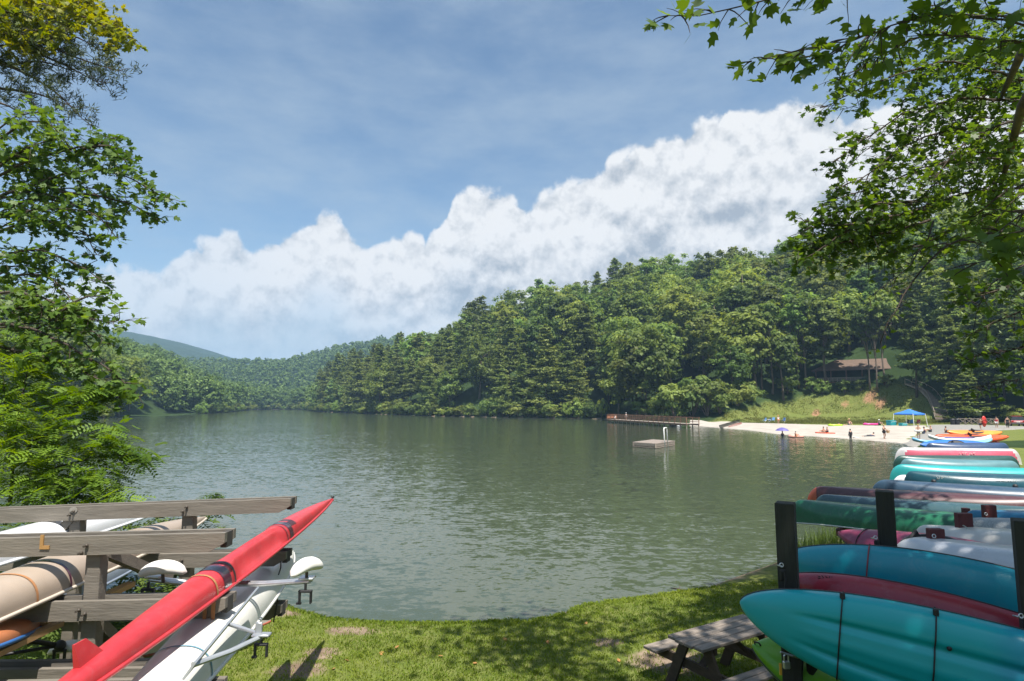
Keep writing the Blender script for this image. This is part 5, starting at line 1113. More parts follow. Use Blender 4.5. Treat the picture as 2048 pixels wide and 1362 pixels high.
a, b = C2(1870, 875, 31.2, 2017, 877, 31.0); kayak('kayak', 'lower red orange kayak at the far end of the racks', a, b, .72, .17, .15, np.array([0, -.35, .9]), og, og, BG, cockpit=(-.2, .3)); GG.append((a, b, -.17))
a, b = C2(1893, 866.5, 31.6, 2004, 868, 31.4); kayak('kayak', 'yellow orange kayak lying on top of the red orange one', a, b, .68, .15, .13, np.array([0, -.35, .9]), oy, oy, BG, cockpit=(-.2, .3))
# boats on and by the sand
a, b = PZ(1438, 852, .45), terrain_hit(1481, 845) + [0, 0, .5]; canoe('canoe', 'black canoe with pale seats drawn up on the sand', a, b, .95, .42, plastic('black_canoe', (.03, .035, .03)), GUN, 'canoe', None, inv=False, thw=3)
a, b = PZ(1457, 853, .25), terrain_hit(1484, 848) + [0, 0, .3]; canoe('canoe', 'red canoe drawn up on the sand beside the black one', a, b, .9, .3, plastic('red_canoe', (.45, .08, .06)), GUNW, 'canoe', None, inv=False, thw=3)
a, b = PZ(1630, 866, .2), PZ(1671, 867.5, .2); kt = kayak('kayak', 'bright orange kayak afloat off the sand with two paddlers', a, b, .85, .2, .14, (0, 0, 1), og, og, None, cockpit=(-.35, .0))
for f_, lbl, hh_ in ((.42, 'front paddler in the orange kayak off the sand', M_hair), (.6, 'rear paddler in the orange kayak off the sand', M_hair2)):
    q = a + (b - a) * f_; person((q[0], q[1], .28), R(-170), SIT, lbl, ko if f_ < .5 else kn, kb, hair=hh_, hscale=.9)

# maroon racks under each group of boats
def rack_for(lst, label, fr=(.25, .75), posts_up=(), beams=()):
    c = np.mean([(x[0] + x[1]) / 2 for x in lst], axis=0); t = thing('boat_rack', label, 'rack', (c[0], c[1], Hp(c[0], c[1])), 'maroon boat racks along the shore')
    for f in fr:
        ps_ = sorted([x[0] + (x[1] - x[0]) * f + [0, 0, x[2]] for x in lst], key=lambda p: p[1]); p0, p1 = ps_[0].copy(), ps_[-1].copy()
        if len(lst) == 1: e = np.array([0, 1., 0])
        else: e = nrm(p1 - p0)
        p0 = p0 - e * .5; p1 = p1 + e * .5; low = np.array([0, 0, .10]); m = MB(); m.bar(p0 - low, p1 - low, .09, .15); m.build('arm', M_maroon, t)
        for p_ in (p0 + e * .2, p1 - e * .2):
            m = MB(); post(m, p_[:2] + np.array([.12, 0]), p_[2] + .02, .13, .13); m.build('post', M_maroon, t)
        p2, p3 = p0.copy(), p1.copy(); p2[2] = Hp(p2[0], p2[1]) + .35; p3[2] = Hp(p3[0], p3[1]) + .35; m = MB(); m.bar(p2, p3, .07, .13); m.build('crossbar', M_maroon, t)
    for (px, pyt, Y, w) in posts_up:
        q = P(px, pyt, Y); m = MB(); post(m, q[:2], q[2], w, .09); m.build('post', M_maroon, t)
    for (px, py, Y, px2, py2, Y2, h_) in beams:
        m = MB(); m.bar(P(px, py, Y), P(px2, py2, Y2), .1, h_); m.build('beam', M_maroon, t)
    return t
r1_ = rack_for(GB, 'maroon boat rack with tall boards nearest the dark posts, holding the plum and white boats', posts_up=((1870, 1057, 7.2, .17), (1926, 1026, 8.1, .19), (1977, 1010, 9.4, .18), (1931, 1016, 10.6, .1)))
rope = col('pale_rope', (.45, .55, .50), .8); m = MB(); p = P(1924, 1055, 7.98)
m.tube([p + [.06 * math.sin(x * 1.0) * (1 if x < 6.28 else .8), -.02, -.022 * x + .03 * math.cos(x)] for x in np.linspace(0, 12.5, 50)], .007, 6); m.build('rope', rope, r1_, smooth=True)
for (px, py, Y) in ((1868, 1072, 7.12), (1972, 1028, 9.3)): q = P(px, py, Y); m = MB(); torus(m, q, .02, .006, 12, 6, tilt=Matrix.Rotation(R(80), 3, 'X')); m.build('eye_bolt', M_alu, r1_, smooth=True)
rack_for(GC, 'maroon boat rack holding the green, teal and oxblood canoes', fr=(.30, .72), posts_up=((1722, 1001, 14.6, .11),), beams=((1652, 1047, 14.2, 1712, 1050, 13.6, .12),))
rack_for(GD, 'maroon boat rack holding the deep blue green and turquoise canoes')
rack_for(GE, 'maroon boat rack under the faded pink canoe', beams=((1848, 920, 22.4, 1970, 925, 22.4, .24),))
rack_for(GF, 'maroon boat rack holding the royal blue kayak and the paddleboards')
rack_for(GG, 'farthest maroon boat rack under the orange kayaks')
# ---------------------------------------------------------------- left rack with rowing shells
M_grey = mat('grey_brown_painted_timber', (.165, .145, .120), .7, .18, 2.2, stretch=(1.2, 9, 9), bump=.35, bscale=8)
M_end = mat('shaded_arm_end', (.05, .045, .04), .9, .3, 20); M_bolt = mat('rusty_bolt', (.10, .085, .07), .6, .3, 30, metal=.5)  # arm end blocks: shade on the right-facing ends is put into this dark colour
lr = thing('boat_rack', 'grey brown timber rack on the left with three levels of long arms', 'rack', (-3.6, 6.1, Hp(-3.6, 6.1)))
def arm(xr, xl, zr, zl, Y, h=.155, gap=.16, th=.045, endblock=True):
    m = MB()
    for s in (-1, 1):
        y = Y + s * gap / 2; t = th / 2; pr = []
        for yy in (y - t, y + t): pr += [(xl, yy, zl - h / 2), (xr - .13, yy, zr - h / 2), (xr, yy, zr - h / 2 + .075), (xr, yy, zr + h / 2), (xl, yy, zl + h / 2)]
        m.add(pr, [(0, 1, 2, 3, 4), (9, 8, 7, 6, 5)] + [(i_, i_ + 5, (i_ + 1) % 5 + 5, (i_ + 1) % 5) for i_ in range(5)])
    o = m.build('arm', M_grey, lr)
    m = MB(); m.box((xr - .03, Y, zr + .01), (.05, gap - th - .004, h * .8)); m.build('end_block', M_end, o)
    return o
YF, YR = 5.24, 7.0
arm(-2.40, -6.6, 3.05, 2.95, YF); arm(-2.36, -6.6, 2.53, 2.44, YF - .02); arm(-2.10, -6.6, 2.12, 2.05, 4.55, h=.165); arm(-2.62, -6.6, 1.985, 1.95, YF - .02)
arm(-2.50, -7.2, 3.06, 2.89, YR); arm(-2.53, -7.2, 2.475, 2.40, YR); arm(-2.56, -7.2, 1.90, 1.86, YR)
def gpost(x, y, top, w=.125): m = MB(); post(m, (x, y), top, w, .11); o = m.build('post', M_grey, lr); return o
for x in (-3.52, -5.35): gpost(x, YF, 3.00)
for x in (-3.68, -4.95, -6.6): gpost(x, YR, 2.98)
gpost(-3.66, YF + .16, 2.42, .11); gpost(-3.45, 4.55, 2.10, .11); gpost(-5.3, 4.55, 2.05, .11)
def brace(a, b): m = MB(); m.bar(a, b, .09, .09); m.build('brace', M_grey, lr)
brace((-3.50, YF + .06, 2.94), (-3.45, YF + .98, 2.46)); brace((-4.98, YR - .02, 2.93), (-5.75, YR - .02, 2.05)); brace((-3.52, YF + .06, 2.35), (-3.55, YF + 1.2, 1.3))
def bolt(x, y, z): m = MB(); m.ball((x, y - .012, z), (.016, .014, .016), 8, 6); m.tube([(x, y, z), (x, y - .05, z - .002)], .009, 6); m.build('bolt', M_bolt, lr)
for x, zz_ in ((-3.54, 3.03), (-3.58, 2.97)): bolt(x, YF - .105, zz_)
for x, zz_ in ((-3.55, 2.52), (-3.50, 2.49)): bolt(x, YF - .125, zz_)
for x, zz_ in ((-3.66, 3.05), (-3.70, 3.0), (-4.93, 3.0), (-4.97, 2.96), (-3.68, 2.47)): bolt(x, YR - .105, zz_)
bolt(-2.16, 4.45, 2.11)
gold = col('gold_wood_letter', (.36, .20, .07), .6); Lp = P(84, 1084, YF - .107); m = MB(); m.box(Lp, (.028, .012, .115)); m.box(Lp + [.040, 0, -.0435], (.052, .012, .028)); m.build('letter', gold, lr)
m = MB(); m.lathe((0, 0, 0), [(.001, 0), (.035, .0), (.035, .003), (.001, .003)], 12); m.xf(Matrix.Translation(P(147, 1020, YR - .108)) @ Matrix.Rotation(R(90), 4, 'X') @ Matrix.Scale(1.3, 4, (1, 0, 0))); m.build('patch', col('pale_patch', (.26, .24, .21)), lr)
def strap_dn(px, py0, py1, Y, sw=.02, m_=None, w=.028):
    a, b = P(px, py0, Y), P(px + sw * 100, py1, Y); m = MB(); m.tube([a, (a + b) / 2 + [.008, .01, 0], b], .008, 5); m.build('strap', m_ or M_black, lr)
strap_dn(562, 1122, 1150, 6.88, -.05); strap_dn(557, 1172, 1244, 6.88, -.10); strap_dn(500, 1224, 1242, 6.88, 0); strap_dn(511, 1222, 1246, 6.88, 0); strap_dn(508, 1180, 1220, 6.88, .0)
orange = mat('tan_webbing', (.36, .17, .07), .8, .15, 40); teal_w = mat('blue_webbing', (.12, .25, .32), .8, .1, 40)
def wrap(c, w, d, h, wd, m_, par, nm='strap'):       # a webbing loop round an arm
    m = MB(); x, y, z = c; t = .004
    for (p, s) in (((x, y - d / 2, z), (wd, t, h)), ((x, y + d / 2, z), (wd, t, h)), ((x, y, z + h / 2), (wd, d, t)), ((x, y, z - h / 2), (wd, d, t))): m.box(p, s)
    return m.build(nm, m_, par)
wrap((-2.52, YF - .02, 2.53), 0, .225, .18, .03, orange, lr); wrap((-2.45, YF - .02, 2.52), 0, .23, .19, .032, orange, lr); wrap((-2.40, 4.55, 2.12), 0, .225, .19, .03, teal_w, lr)

def shell(name, label, a, b, W, D, m_, group='rowing shells on the left rack', lip=None, cut=None, bands=(), band_m=None, fine=2.0, straps=(), pw=2.0):
    kf = lambda t: D * max(.12, 1 - abs(t) ** pw * .86)
    t_, ring, F_ = canoe(name, label, a, b, W, D, m_, lip or m_, 'rowing shell', group, fine=fine, sheer=.0, sec=.80, thw=0, keelfn=kf, cutfn=cut, nst=97)
    cen, d, s, u, hl = F_
    m = MB(); ts = np.linspace(-.985, .985, 40); L_ = np.array([ring(t)[0] for t in ts]); R_ = np.array([ring(t)[-1] for t in ts]); m.loft([np.array([l, r]) for l, r in zip(L_, R_)], closed=False); m.build('deck', lip or m_, t_)
    for t, w_ in bands:
        m = MB(); m.loft([ring(x, .004) for x in np.linspace(t - w_, t + w_, 5)], closed=False); m.build('band', band_m, t_, smooth=True, fix=False)
    for t, w_, sm_ in straps:
        m = MB(); m.loft([ring(x, .006) for x in np.linspace(t - w_, t + w_, 3)], closed=False); m.build('strap', sm_, t_, smooth=True, fix=False)
    return t_, ring, F_
redg = mat('red_gelcoat', (.46, .030, .038), .42, .16, 2.5, coat=.2, bump=.05, scuff=.22); plum = mat('plum_stripe', (.060, .012, .030), .3, .1, 6, coat=.5)
ra, rb_ = np.array([-2.45, 2.75, 2.565]), np.array([-2.75, 9.35, 2.74]); rl = rb_[1] - ra[1]; tY = lambda y: (y - ra[1]) / rl * 2 - 1
def cutred(t):
    y = ra[1] + (t + 1) / 2 * rl; return float(sm((y - 5.42) / .16) * sm((6.85 - y) / .16))
def oarlock(c, par, sc=1.0):
    m = MB(); c = np.array(c); s_ = .05 * sc; m.tube([c, c - [0, 0, .07 * sc]], .012 * sc, 6)
    for x in (-1, 1): m.box(c + [x * s_, 0, -.115 * sc], (.018 * sc, .03 * sc, .11 * sc), bev=.004)
    m.box(c - [0, 0, .065 * sc], (.12 * sc, .035 * sc, .02 * sc), bev=.004); m.box(c + [-.055 * sc, 0, -.168 * sc], (.04 * sc, .03 * sc, .016 * sc)); m.build('oarlock', M_black, par)
rs, rring, RF = shell('rowing_shell', 'long red upturned rowing shell with two plum bands and a small fin', ra, rb_, .30, .185, redg, cut=cutred, bands=((tY(5.28), .021), (tY(6.98), .018)), band_m=plum, straps=((tY(5.08), .004, orange), (tY(6.84), .003, col('red_web', (.3, .04, .05))), (tY(5.42), .004, M_black)), fine=2.3, pw=2.1)
p = rring(tY(3.72))[12]; m = MB(); m.loft([[p + [-.03, -.10, -.02], p + [.012, -.10, -.02], p + [.012, .13, -.02], p + [-.006, .13, -.02]], [p + [-.04, -.11, .12], p + [-.028, -.11, .12], p + [-.028, -.01, .12], p + [-.034, -.01, .12]]]); m.build('fin', redg, rs)
p = rb_ + [0, .02, .04]; m = MB(); m.ball(p, (.022, .03, .022), 10, 8); m.build('bow_ball', M_black, rs, smooth=True)
xl, xr, zr_ = P(300, 1150, 5.6), P(620, 1152, 5.55), 2.60; m = MB(); pp = [np.array([xl[0], 5.6, 2.62]), np.array([-2.95, 5.72, 2.545]), np.array([-2.3, 5.72, 2.545]), np.array([xr[0], 5.55, 2.62])]; 
for o_ in (0, .05): m.tube([q + [0, o_, 0] for q in pp], .019, 10)
m.box((xr[0] - .03, 5.57, 2.645), (.13, .10, .02), bev=.005); m.box((xl[0] + .03, 5.62, 2.645), (.13, .10, .02), bev=.005); m.build('rigger', M_alu, rs, smooth=45)
wf = mat('white_float_plastic', (.74, .72, .68), .4, .05, 6)
def float_(c, par, ang, L_=.40, w=.075, h=.07):
    m = MB(); M = Matrix.Translation(c) @ Matrix.Rotation(ang, 4, 'Z'); rs_ = []
    for q in np.linspace(-1, 1, 15):
        f = (1 - abs(q) ** 2.6) ** .5 * .93 + .07; an = np.linspace(0, 2 * math.pi, 16, endpoint=False); zz_ = np.sin(an) * h * f; zz_ = np.where(zz_ < 0, zz_ * .75, zz_); rs_.append(np.stack([np.full(16, q * L_ / 2), np.cos(an) * w * f, zz_ + .05 * (1 - q * q) - .02], 1))
    m.loft(rs_); m.xf(M); o = m.build('float', wf, par, smooth=True); return o
float_((-3.14, 5.56, 2.705), rs, R(14)); float_((xr[0] - .03, 5.55, 2.73), rs, R(62), .36); oarlock((xr[0] - .02, 5.5, 2.615), rs); oarlock((xl[0] + .02, 5.55, 2.615), rs)
m = MB(); m.tube([(xr[0] - .03, 5.55, 2.63), (xr[0] - .03, 5.55, 2.70)], .014, 6); m.tube([(-3.14, 5.58, 2.6), (-3.14, 5.56, 2.70)], .014, 6); m.build('bracket', M_bolt, rs)

whg = mat('white_shell_gelcoat', (.66, .65, .61), .38, .08, 2, coat=.2, bump=.04, scuff=.3)
wa, wb = np.array([-2.12, 2.8, 2.28]), np.array([-3.16, 8.9, 2.06]); tW = lambda y: (y - wa[1]) / (wb[1] - wa[1]) * 2 - 1
ws, wring, WF = shell('rowing_shell', 'white upturned rowing shell with grey outrigger below the red shell', wa, wb, .52, .26, whg, straps=((tW(4.55), .003, teal_w),), fine=2.4, pw=2.3)
steel = mat('dull_aluminium', (.42, .44, .46), .4, .1, 5, metal=.6)
m = MB(); q0, q1 = P(508, 1186, 5.45), P(378, 1342, 4.1); m.bar(q0, q1, .015, .13, up=(.55, -.4, .7)); m.build('rigger_plate', steel, ws)
m = MB(); q2 = P(523, 1273, 4.6); m.tube([P(385, 1330, 4.15), P(460, 1303, 4.4), q2], .02, 8); m.tube([P(455, 1247, 4.75), P(500, 1262, 4.68), q2 + [0, .03, 0]], .016, 8); m.box(q2 + [0, .0, .012], (.13, .07, .02), bev=.006); m.box(q2 + [-.03, .02, .05], (.05, .02, .09), bev=.006); m.build('rigger_tube', steel, ws, smooth=45)
oarlock(q2 + [0, 0, .0], ws, .85)
for k_ in range(5): m = MB(); q = q0 + (q1 - q0) * (.40 + .018 * k_) + nrm(np.array([.55, -.4, .7])) * .05 + [-.012, -.012, 0]; m.ball(q, (.008, .008, .008), 8, 6); m.build('rivet', M_white, ws)

tan = mat('tan_shell_gelcoat', (.34, .272, .215), .5, .10, 2, coat=.1, bump=.05, scuff=.3); tanl = mat('pale_tan_rim', (.55, .48, .40), .45, .06, 3)
ta, tb = np.array([-3.86, 2.4, 2.62]), np.array([-4.30, 8.6, 2.60]); tT = lambda y: (y - ta[1]) / (tb[1] - ta[1]) * 2 - 1
shell('rowing_shell', 'tan upturned rowing shell strapped beside the rack post', ta, tb, .50, .235, tan, lip=tanl, straps=((tT(4.95), .004, orange), (tT(5.35), .004, plum)), fine=2.4, pw=2.3)
shell('rowing_shell', 'glossy white upturned rowing shell farthest left under the top arms', np.array([-5.35, 3.6, 2.60]), np.array([-5.20, 9.6, 2.66]), .50, .25, mat('cold_white_gelcoat', (.70, .71, .74), .25, .05, 2, coat=.5), fine=2.2, pw=2.3)
shell('rowing_shell', 'grey blue upturned shell on the lower arms at the left edge', np.array([-5.3, 4.6, 1.98]), np.array([-5.25, 9.0, 2.0]), .6, .3, mat('grey_blue_gelcoat', (.22, .26, .33), .35, .1, 2), fine=2.2)
ob, oe = P(-140, 1335, 3.9), P(84, 1243, 5.7)
shell('rowing_shell', 'orange shell with a blue rim, low at the left edge under the tan shell', ob, oe, .32, .12, mat('orange_gelcoat', (.42, .15, .06), .45, .15, 3), lip=mat('blue_rim', (.03, .13, .36), .4, .1, 3), fine=2.2)
a, b = P(225, 1310, 9.0), P(541, 1231, 10.5); canoe('canoe', 'white canoe with a rust red edge lying on the grass behind the rack', a, b, .8, .30, mat('old_white_paint', (.58, .55, .50), .5, .15, 2), mat('rust_red_trim', (.35, .09, .05), .5, .2, 5), 'canoe', None, fine=2.6)
pine_w = mat('new_pine_board', (.48, .29, .13), .7, .15, 2.5, stretch=(9, 1, 9), bump=.2)
pl = thing('timber_plank', 'two pale new timber planks laid end to end across the lower rack at the left', 'plank', P(130, 1240, 5.5)); m = MB(); m.bar(P(-40, 1322, 4.5), P(118, 1247, 5.35), .085, .042); m.build('plank', pine_w, pl); m = MB(); m.bar(P(82, 1252, 5.3), P(262, 1168, 6.7), .09, .05); m.build('plank', pine_w, pl)
bo = thing('outrigger', 'black folded outrigger with a white float low at the left edge', 'outrigger', P(110, 1292, 6.0)); m = MB(); c_ = P(120, 1291, 6.0); m.tube([P(-10, 1272, 5.6), P(60, 1282, 5.8), c_], .022, 8); m.tube([P(-10, 1312, 5.6), c_], .016, 8); m.ball(c_, (.05, .05, .05), 10, 8); m.build('tube', M_black, bo, smooth=True); oarlock(c_ + [0, 0, .02], bo, 1.0); float_(P(142, 1300, 6.1), bo, R(8), .42, .08, .06)

# ---------------------------------------------------------------- picnic table
M_table = mat('weathered_grey_boards', (.215, .180, .150), .85, .3, 2.0, stretch=(1.2, 14, 8), bump=.5, bscale=7); M_tleg = mat('brown_table_legs', (.085, .058, .038), .85, .3, 3, stretch=(2, 2, 6), bump=.4)
tcx, tcy = 2.96, 8.72; tz = Hp(tcx, tcy); print('table ground', tz, Hp(2.5, 6.0), Hp(0, 9), Hp(-2, 7)); tang = math.atan2(.52, .86)
pt = thing('picnic_table', 'weathered grey wooden picnic table on the lawn left of the kayak rack', 'picnic table', (tcx, tcy, tz)); pt.rotation_euler = (0, 0, tang)
def tb_(nm, f, m_): 
    mb = MB(); f(mb); o = mb.build(nm, m_, None); o.parent = pt; return o
def slats(mb, y0, y1, n, L_, z, th):
    w = (y1 - y0) / n
    for i_ in range(n):
        yc = y0 + (i_ + .5) * w; x0 = L_ / 2 - (.07 if i_ in (0, n - 1) and n > 3 else 0); mb.box((0, yc, z), (2 * x0 if n > 3 and False else L_ - (.05 if i_ in (0, n - 1) else 0), w - .012, th), bev=.006)
tb_('tabletop', lambda mb: slats(mb, -.31, .31, 4, 1.62, .735, .04), M_table)
for s in (-1, 1): tb_('seat', lambda mb, s=s: slats(mb, s * .66 - .13, s * .66 + .13, 2, 1.62, .44, .04), M_table)
for x in (-.56, .56):
    for s in (-1, 1): tb_('leg', lambda mb, x=x, s=s: mb.bar((x, s * .52, -.05), (x, s * .17, .71), .045, .14, up=(0, 1, 0)), M_tleg)
    tb_('seat_support', lambda mb, x=x: mb.bar((x + (.048 if x < 0 else -.048), -.80, .355), (x + (.048 if x < 0 else -.048), .80, .355), .045, .12), M_tleg)
    tb_('top_support', lambda mb, x=x: mb.bar((x + (.048 if x < 0 else -.048), -.29, .67), (x + (.048 if x < 0 else -.048), .29, .67), .045, .085), M_tleg)
    tb_('brace', lambda mb, x=x: mb.bar((x * .88, 0, .36), (x * .12, 0, .70), .09, .045), M_tleg)
# ---------------------------------------------------------------- near trees and shrubs
LOBE = np.array([(0, 0), (.08, .28), (.27, .50), (.38, .25), (.70, .40), (.70, .16), (1, 0), (.70, -.16), (.70, -.40), (.38, -.25), (.27, -.50), (.08, -.28)])
def leaf_cloud(cen, nor, axis, size, r, tint):
    n = len(cen); nor = unit(nor); ax_ = unit(axis - nor * (axis * nor).sum(1)[:, None]); sd = np.cross(nor, ax_); cup = r.uniform(-.1, .35, n)
    V = cen[:, None, :] + size[:, None, None] * (ax_[:, None, :] * LOBE[None, :, :1] + sd[:, None, :] * LOBE[None, :, 1:] * 1.05 - nor[:, None, :] * (cup[:, None, None] * (LOBE[None, :, :1] ** 2 + .8 * LOBE[None, :, 1:] ** 2)))
    return V.reshape(-1, 3), np.repeat(tint, 12)
def interp_line(pts, step):
    pts = np.array(pts, float); sg = np.linalg.norm(np.diff(pts, axis=0), axis=1); c = np.concatenate([[0], np.cumsum(sg)]); n = max(2, int(c[-1] / step)); s = np.linspace(0, c[-1], n)
    q = np.stack([np.interp(s, c, pts[:, k]) for k in range(3)], 1)
    for _ in range(6): q[1:-1] = .5 * q[1:-1] + .25 * (q[:-2] + q[2:])
    return q
class Foliage:
    def __init__(self, seed): self.r = np.random.default_rng(seed); self.c = []; self.n = []; self.a = []; self.s = []; self.t = []; self.wood = MB()
    def branch(self, line, rad=.03, tw=(.35, .9), step=.16, lsz=.13, lpm=13, spread=.9, start=.12, droop=.25, depthj=.5, fork=2):
        r = self.r; q = interp_line([P(*l) for l in line], .12); n = len(q); q = q + np.cumsum(r.normal(size=(n, 3)) * .012, 0)
        self.wood.tube(q[::2] if n > 6 else q, np.linspace(rad, rad * .25, len(q[::2] if n > 6 else q)), 6); tint0 = r.uniform(.25, .75)
        L_ = n * .12
        for s in np.arange(start * L_, L_, step * .5):
            i_ = min(n - 1, int(s / .12)); d = nrm(q[min(n - 1, i_ + 2)] - q[max(0, i_ - 2)])
            dirn = nrm(d * .6 + r.normal(size=3) * spread * np.array([1, 1.1, .6]) + [0, 0, .05]); tl = r.uniform(*tw) * (1 - .45 * s / L_); m = 5; tp = [q[i_]]
            for k in range(m): dirn = nrm(dirn + np.array([0, 0, -droop * .35]) + r.normal(size=3) * .12); tp.append(tp[-1] + dirn * tl / m)
            tp = np.array(tp); self.wood.tube(tp, np.linspace(.007, .002, m + 1), 4, cap=False); nl = max(2, int(tl * lpm)); f = r.uniform(.15, 1.0, nl) ** .7 * m
            j_ = np.minimum(f.astype(int), m - 1); base = tp[j_] + (tp[j_ + 1] - tp[j_]) * (f - j_)[:, None]; ax_ = unit(np.array(dirn) * .6 + r.normal(size=(nl, 3)) * .8 + [0, 0, -.35])
            self.c.append(base + ax_ * lsz * .25); self.a.append(ax_); self.n.append(unit(np.array([0, -.25, .8]) + r.normal(size=(nl, 3)) * .55)); self.s.append(lsz * r.uniform(.55, 1.15, nl)); self.t.append(np.clip(tint0 + r.normal(size=nl) * .18, 0, 1))
    def clump(self, c, rad, n, lsz):
        r = self.r; p = r.normal(size=(n, 3)) * np.array([rad, rad, rad * .5]) * .6
        self.c.append(np.array(c) + p); self.a.append(unit(p + r.normal(size=(n, 3)) * .4)); self.n.append(unit(np.array([0, -.2, .9]) + r.normal(size=(n, 3)) * .4)); self.s.append(lsz * r.uniform(.6, 1.2, n)); self.t.append(np.clip(r.uniform(.2, .8) + r.normal(size=n) * .1, 0, 1))
    def build(self, t, m, bark, nm='crown'):
        V, T = leaf_cloud(np.concatenate(self.c), np.concatenate(self.n), np.concatenate(self.a), np.concatenate(self.s), self.r, np.concatenate(self.t)); off = np.array(t.location)
        o = raw_mesh(nm, V - off, np.arange(len(V)), 12, m, t, attrs=dict(tint=T)); self.wood.build('branch', bark, t, smooth=True, fix=False); print(nm, len(V) // 12); return o
M_tulip = leaf_mat('tulip_tree_leaves', (.042, .098, .016), (.145, .230, .040), .44, 0, 0, spec=.35, rough=.45)
M_syc = leaf_mat('sweetgum_leaves', (.045, .098, .016), (.140, .220, .036), .50, 0, 0, spec=.35, rough=.45)
M_yel = leaf_mat('yellow_green_leaves', (.10, .15, .012), (.34, .33, .02), .45, 0, 0, spec=.3)
M_needle = leaf_mat('dark_pine_needles', (.030, .052, .018), (.085, .105, .034), .15, 0, 0, spec=.3)
M_locust = leaf_mat('locust_leaflets', (.055, .125, .012), (.190, .290, .032), .42, 0, 0, spec=.3)
M_weed = leaf_mat('weed_leaves', (.050, .100, .018), (.140, .195, .042), .35, 0, 0)

# left: tulip tree, trunk just at the frame edge
tx = P(-120, 600, 12.4); tl_ = thing('tulip_tree', 'tulip tree at the left edge with lobed green leaves spreading over the lake', 'tree', (tx[0], tx[1], Hp(tx[0], tx[1])))
F = Foliage(5); r = F.r
LB = [[(-40, 320, 12), (40, 240, 11.8), (110, 235, 11.5), (150, 290, 11.2)], [(-20, 350, 12), (50, 290, 11.5), (120, 270, 11)], [(-20, 360, 12), (90, 310, 11.6), (180, 292, 11.3), (225, 278, 11.1)], [(150, 305, 11.4), (200, 285, 11.3), (250, 310, 11.2), (270, 350, 11)],
      [(-20, 400, 12), (100, 355, 11.6), (220, 345, 11.2), (290, 380, 11), (342, 408, 10.9)], [(120, 380, 11.4), (220, 395, 11.2), (290, 415, 11), (310, 440, 11)], [(-20, 440, 12), (110, 415, 11.4), (190, 430, 11), (235, 480, 10.9)], [(-20, 470, 12.2), (90, 440, 11.8), (170, 460, 11.4), (200, 510, 11.2)],
      [(-20, 520, 12), (80, 495, 11.5), (150, 520, 11.2), (200, 560, 11)], [(-20, 560, 12), (60, 545, 11.6), (110, 560, 11.3), (150, 610, 11.1)], [(-20, 585, 11.6), (70, 585, 11.2), (150, 620, 10.9), (215, 640, 10.7), (262, 640, 10.6)], [(-20, 620, 11.5), (80, 620, 11), (160, 650, 10.8), (210, 690, 10.6)],
      [(-20, 650, 11.2), (80, 660, 10.9), (160, 700, 10.6), (230, 745, 10.4), (270, 790, 10.3)], [(-20, 690, 11), (90, 715, 10.7), (190, 750, 10.4), (230, 790, 10.3)], [(-20, 300, 12.6), (60, 330, 12.2), (120, 400, 12)], [(-20, 420, 12.8), (60, 400, 12.6), (130, 340, 12.2)], [(100, 640, 10.8), (170, 590, 10.8), (220, 600, 10.7)]]
for b in LB: F.branch(b, .032, lsz=.145, lpm=15, tw=(.3, .8), step=.13)
for b in LB: F.branch([(x - 22 + 8 * math.sin(y), y + 22 * math.cos(x), d + .45) for x, y, d in b], .022, lsz=.14, lpm=13, tw=(.3, .7), step=.34)
F.build(tl_, M_tulip, M_bark_dark)
m = MB(); zt = np.linspace(Hp(tx[0], tx[1]) - .3, 15, 10); m.tube([(tx[0] + .04 * math.sin(z) - .06 * z * .1, tx[1], z) for z in zt], np.linspace(.26, .13, 10), 10); m.build('trunk', M_bark, tl_, smooth=True)

# left: pine branches and a yellowing maple above
tx = P(-260, 600, 14.0); pt_ = thing('pine_tree', 'pine at the top left corner with dark drooping boughs and bare twigs', 'tree', (tx[0], tx[1], Hp(tx[0], tx[1])))
rp = np.random.default_rng(77); W_ = MB(); V = []; T = []
for b in [[(-60, 20, 13.5), (80, 85, 13), (160, 118, 12.7), (235, 142, 12.5)], [(-60, 40, 13.5), (60, 100, 13.2), (130, 130, 12.9), (205, 170, 12.7)], [(-60, 100, 13.3), (60, 150, 13), (120, 190, 12.8), (165, 238, 12.6)], [(-60, 170, 13.2), (70, 185, 12.8), (150, 215, 12.6)], [(-60, 60, 13.6), (60, 60, 13.3), (150, 70, 13), (200, 100, 12.8)], [(-60, 120, 13.6), (20, 130, 13.4), (80, 120, 13.2), (140, 140, 13)], [(-60, 200, 13), (10, 205, 12.9), (60, 240, 12.8)]]:
    q = interp_line([P(*l) for l in b], .12); W_.tube(q[::2], np.linspace(.045, .008, len(q[::2])), 6)
    for i_ in range(int(len(q) * .18), len(q), 1):
        for _ in range(2):
            if rp.random() < .3: continue
            e = q[i_] + rp.normal(size=3) * np.array([.26, .3, .13]) + [.12, 0, .0]; W_.tube([q[i_], (q[i_] + e) / 2 + [0, 0, .03], e], [.007, .005, .003], 4, cap=False); nn = 34
            dr = unit(rp.normal(size=(nn, 3)) + [.35, 0, .45]); c = e + rp.normal(size=(nn, 3)) * .05 + dr * .055; sz = rp.uniform(.05, .085, nn); sd = unit(np.cross(dr, rp.normal(size=(nn, 3)))) * .010
            V.append(np.stack([c - dr * sz[:, None], c - sd, c + dr * sz[:, None], c + sd], 1).reshape(-1, 3)); T.append(np.repeat(np.clip(rp.uniform(.2, .7) + rp.normal(size=nn) * .15, 0, 1), 4))
V = np.concatenate(V); raw_mesh('crown', V - np.array(pt_.location), np.arange(len(V)), 4, M_needle, pt_, attrs=dict(tint=np.concatenate(T))); W_.build('branch', M_bark_dark, pt_, smooth=True, fix=False)
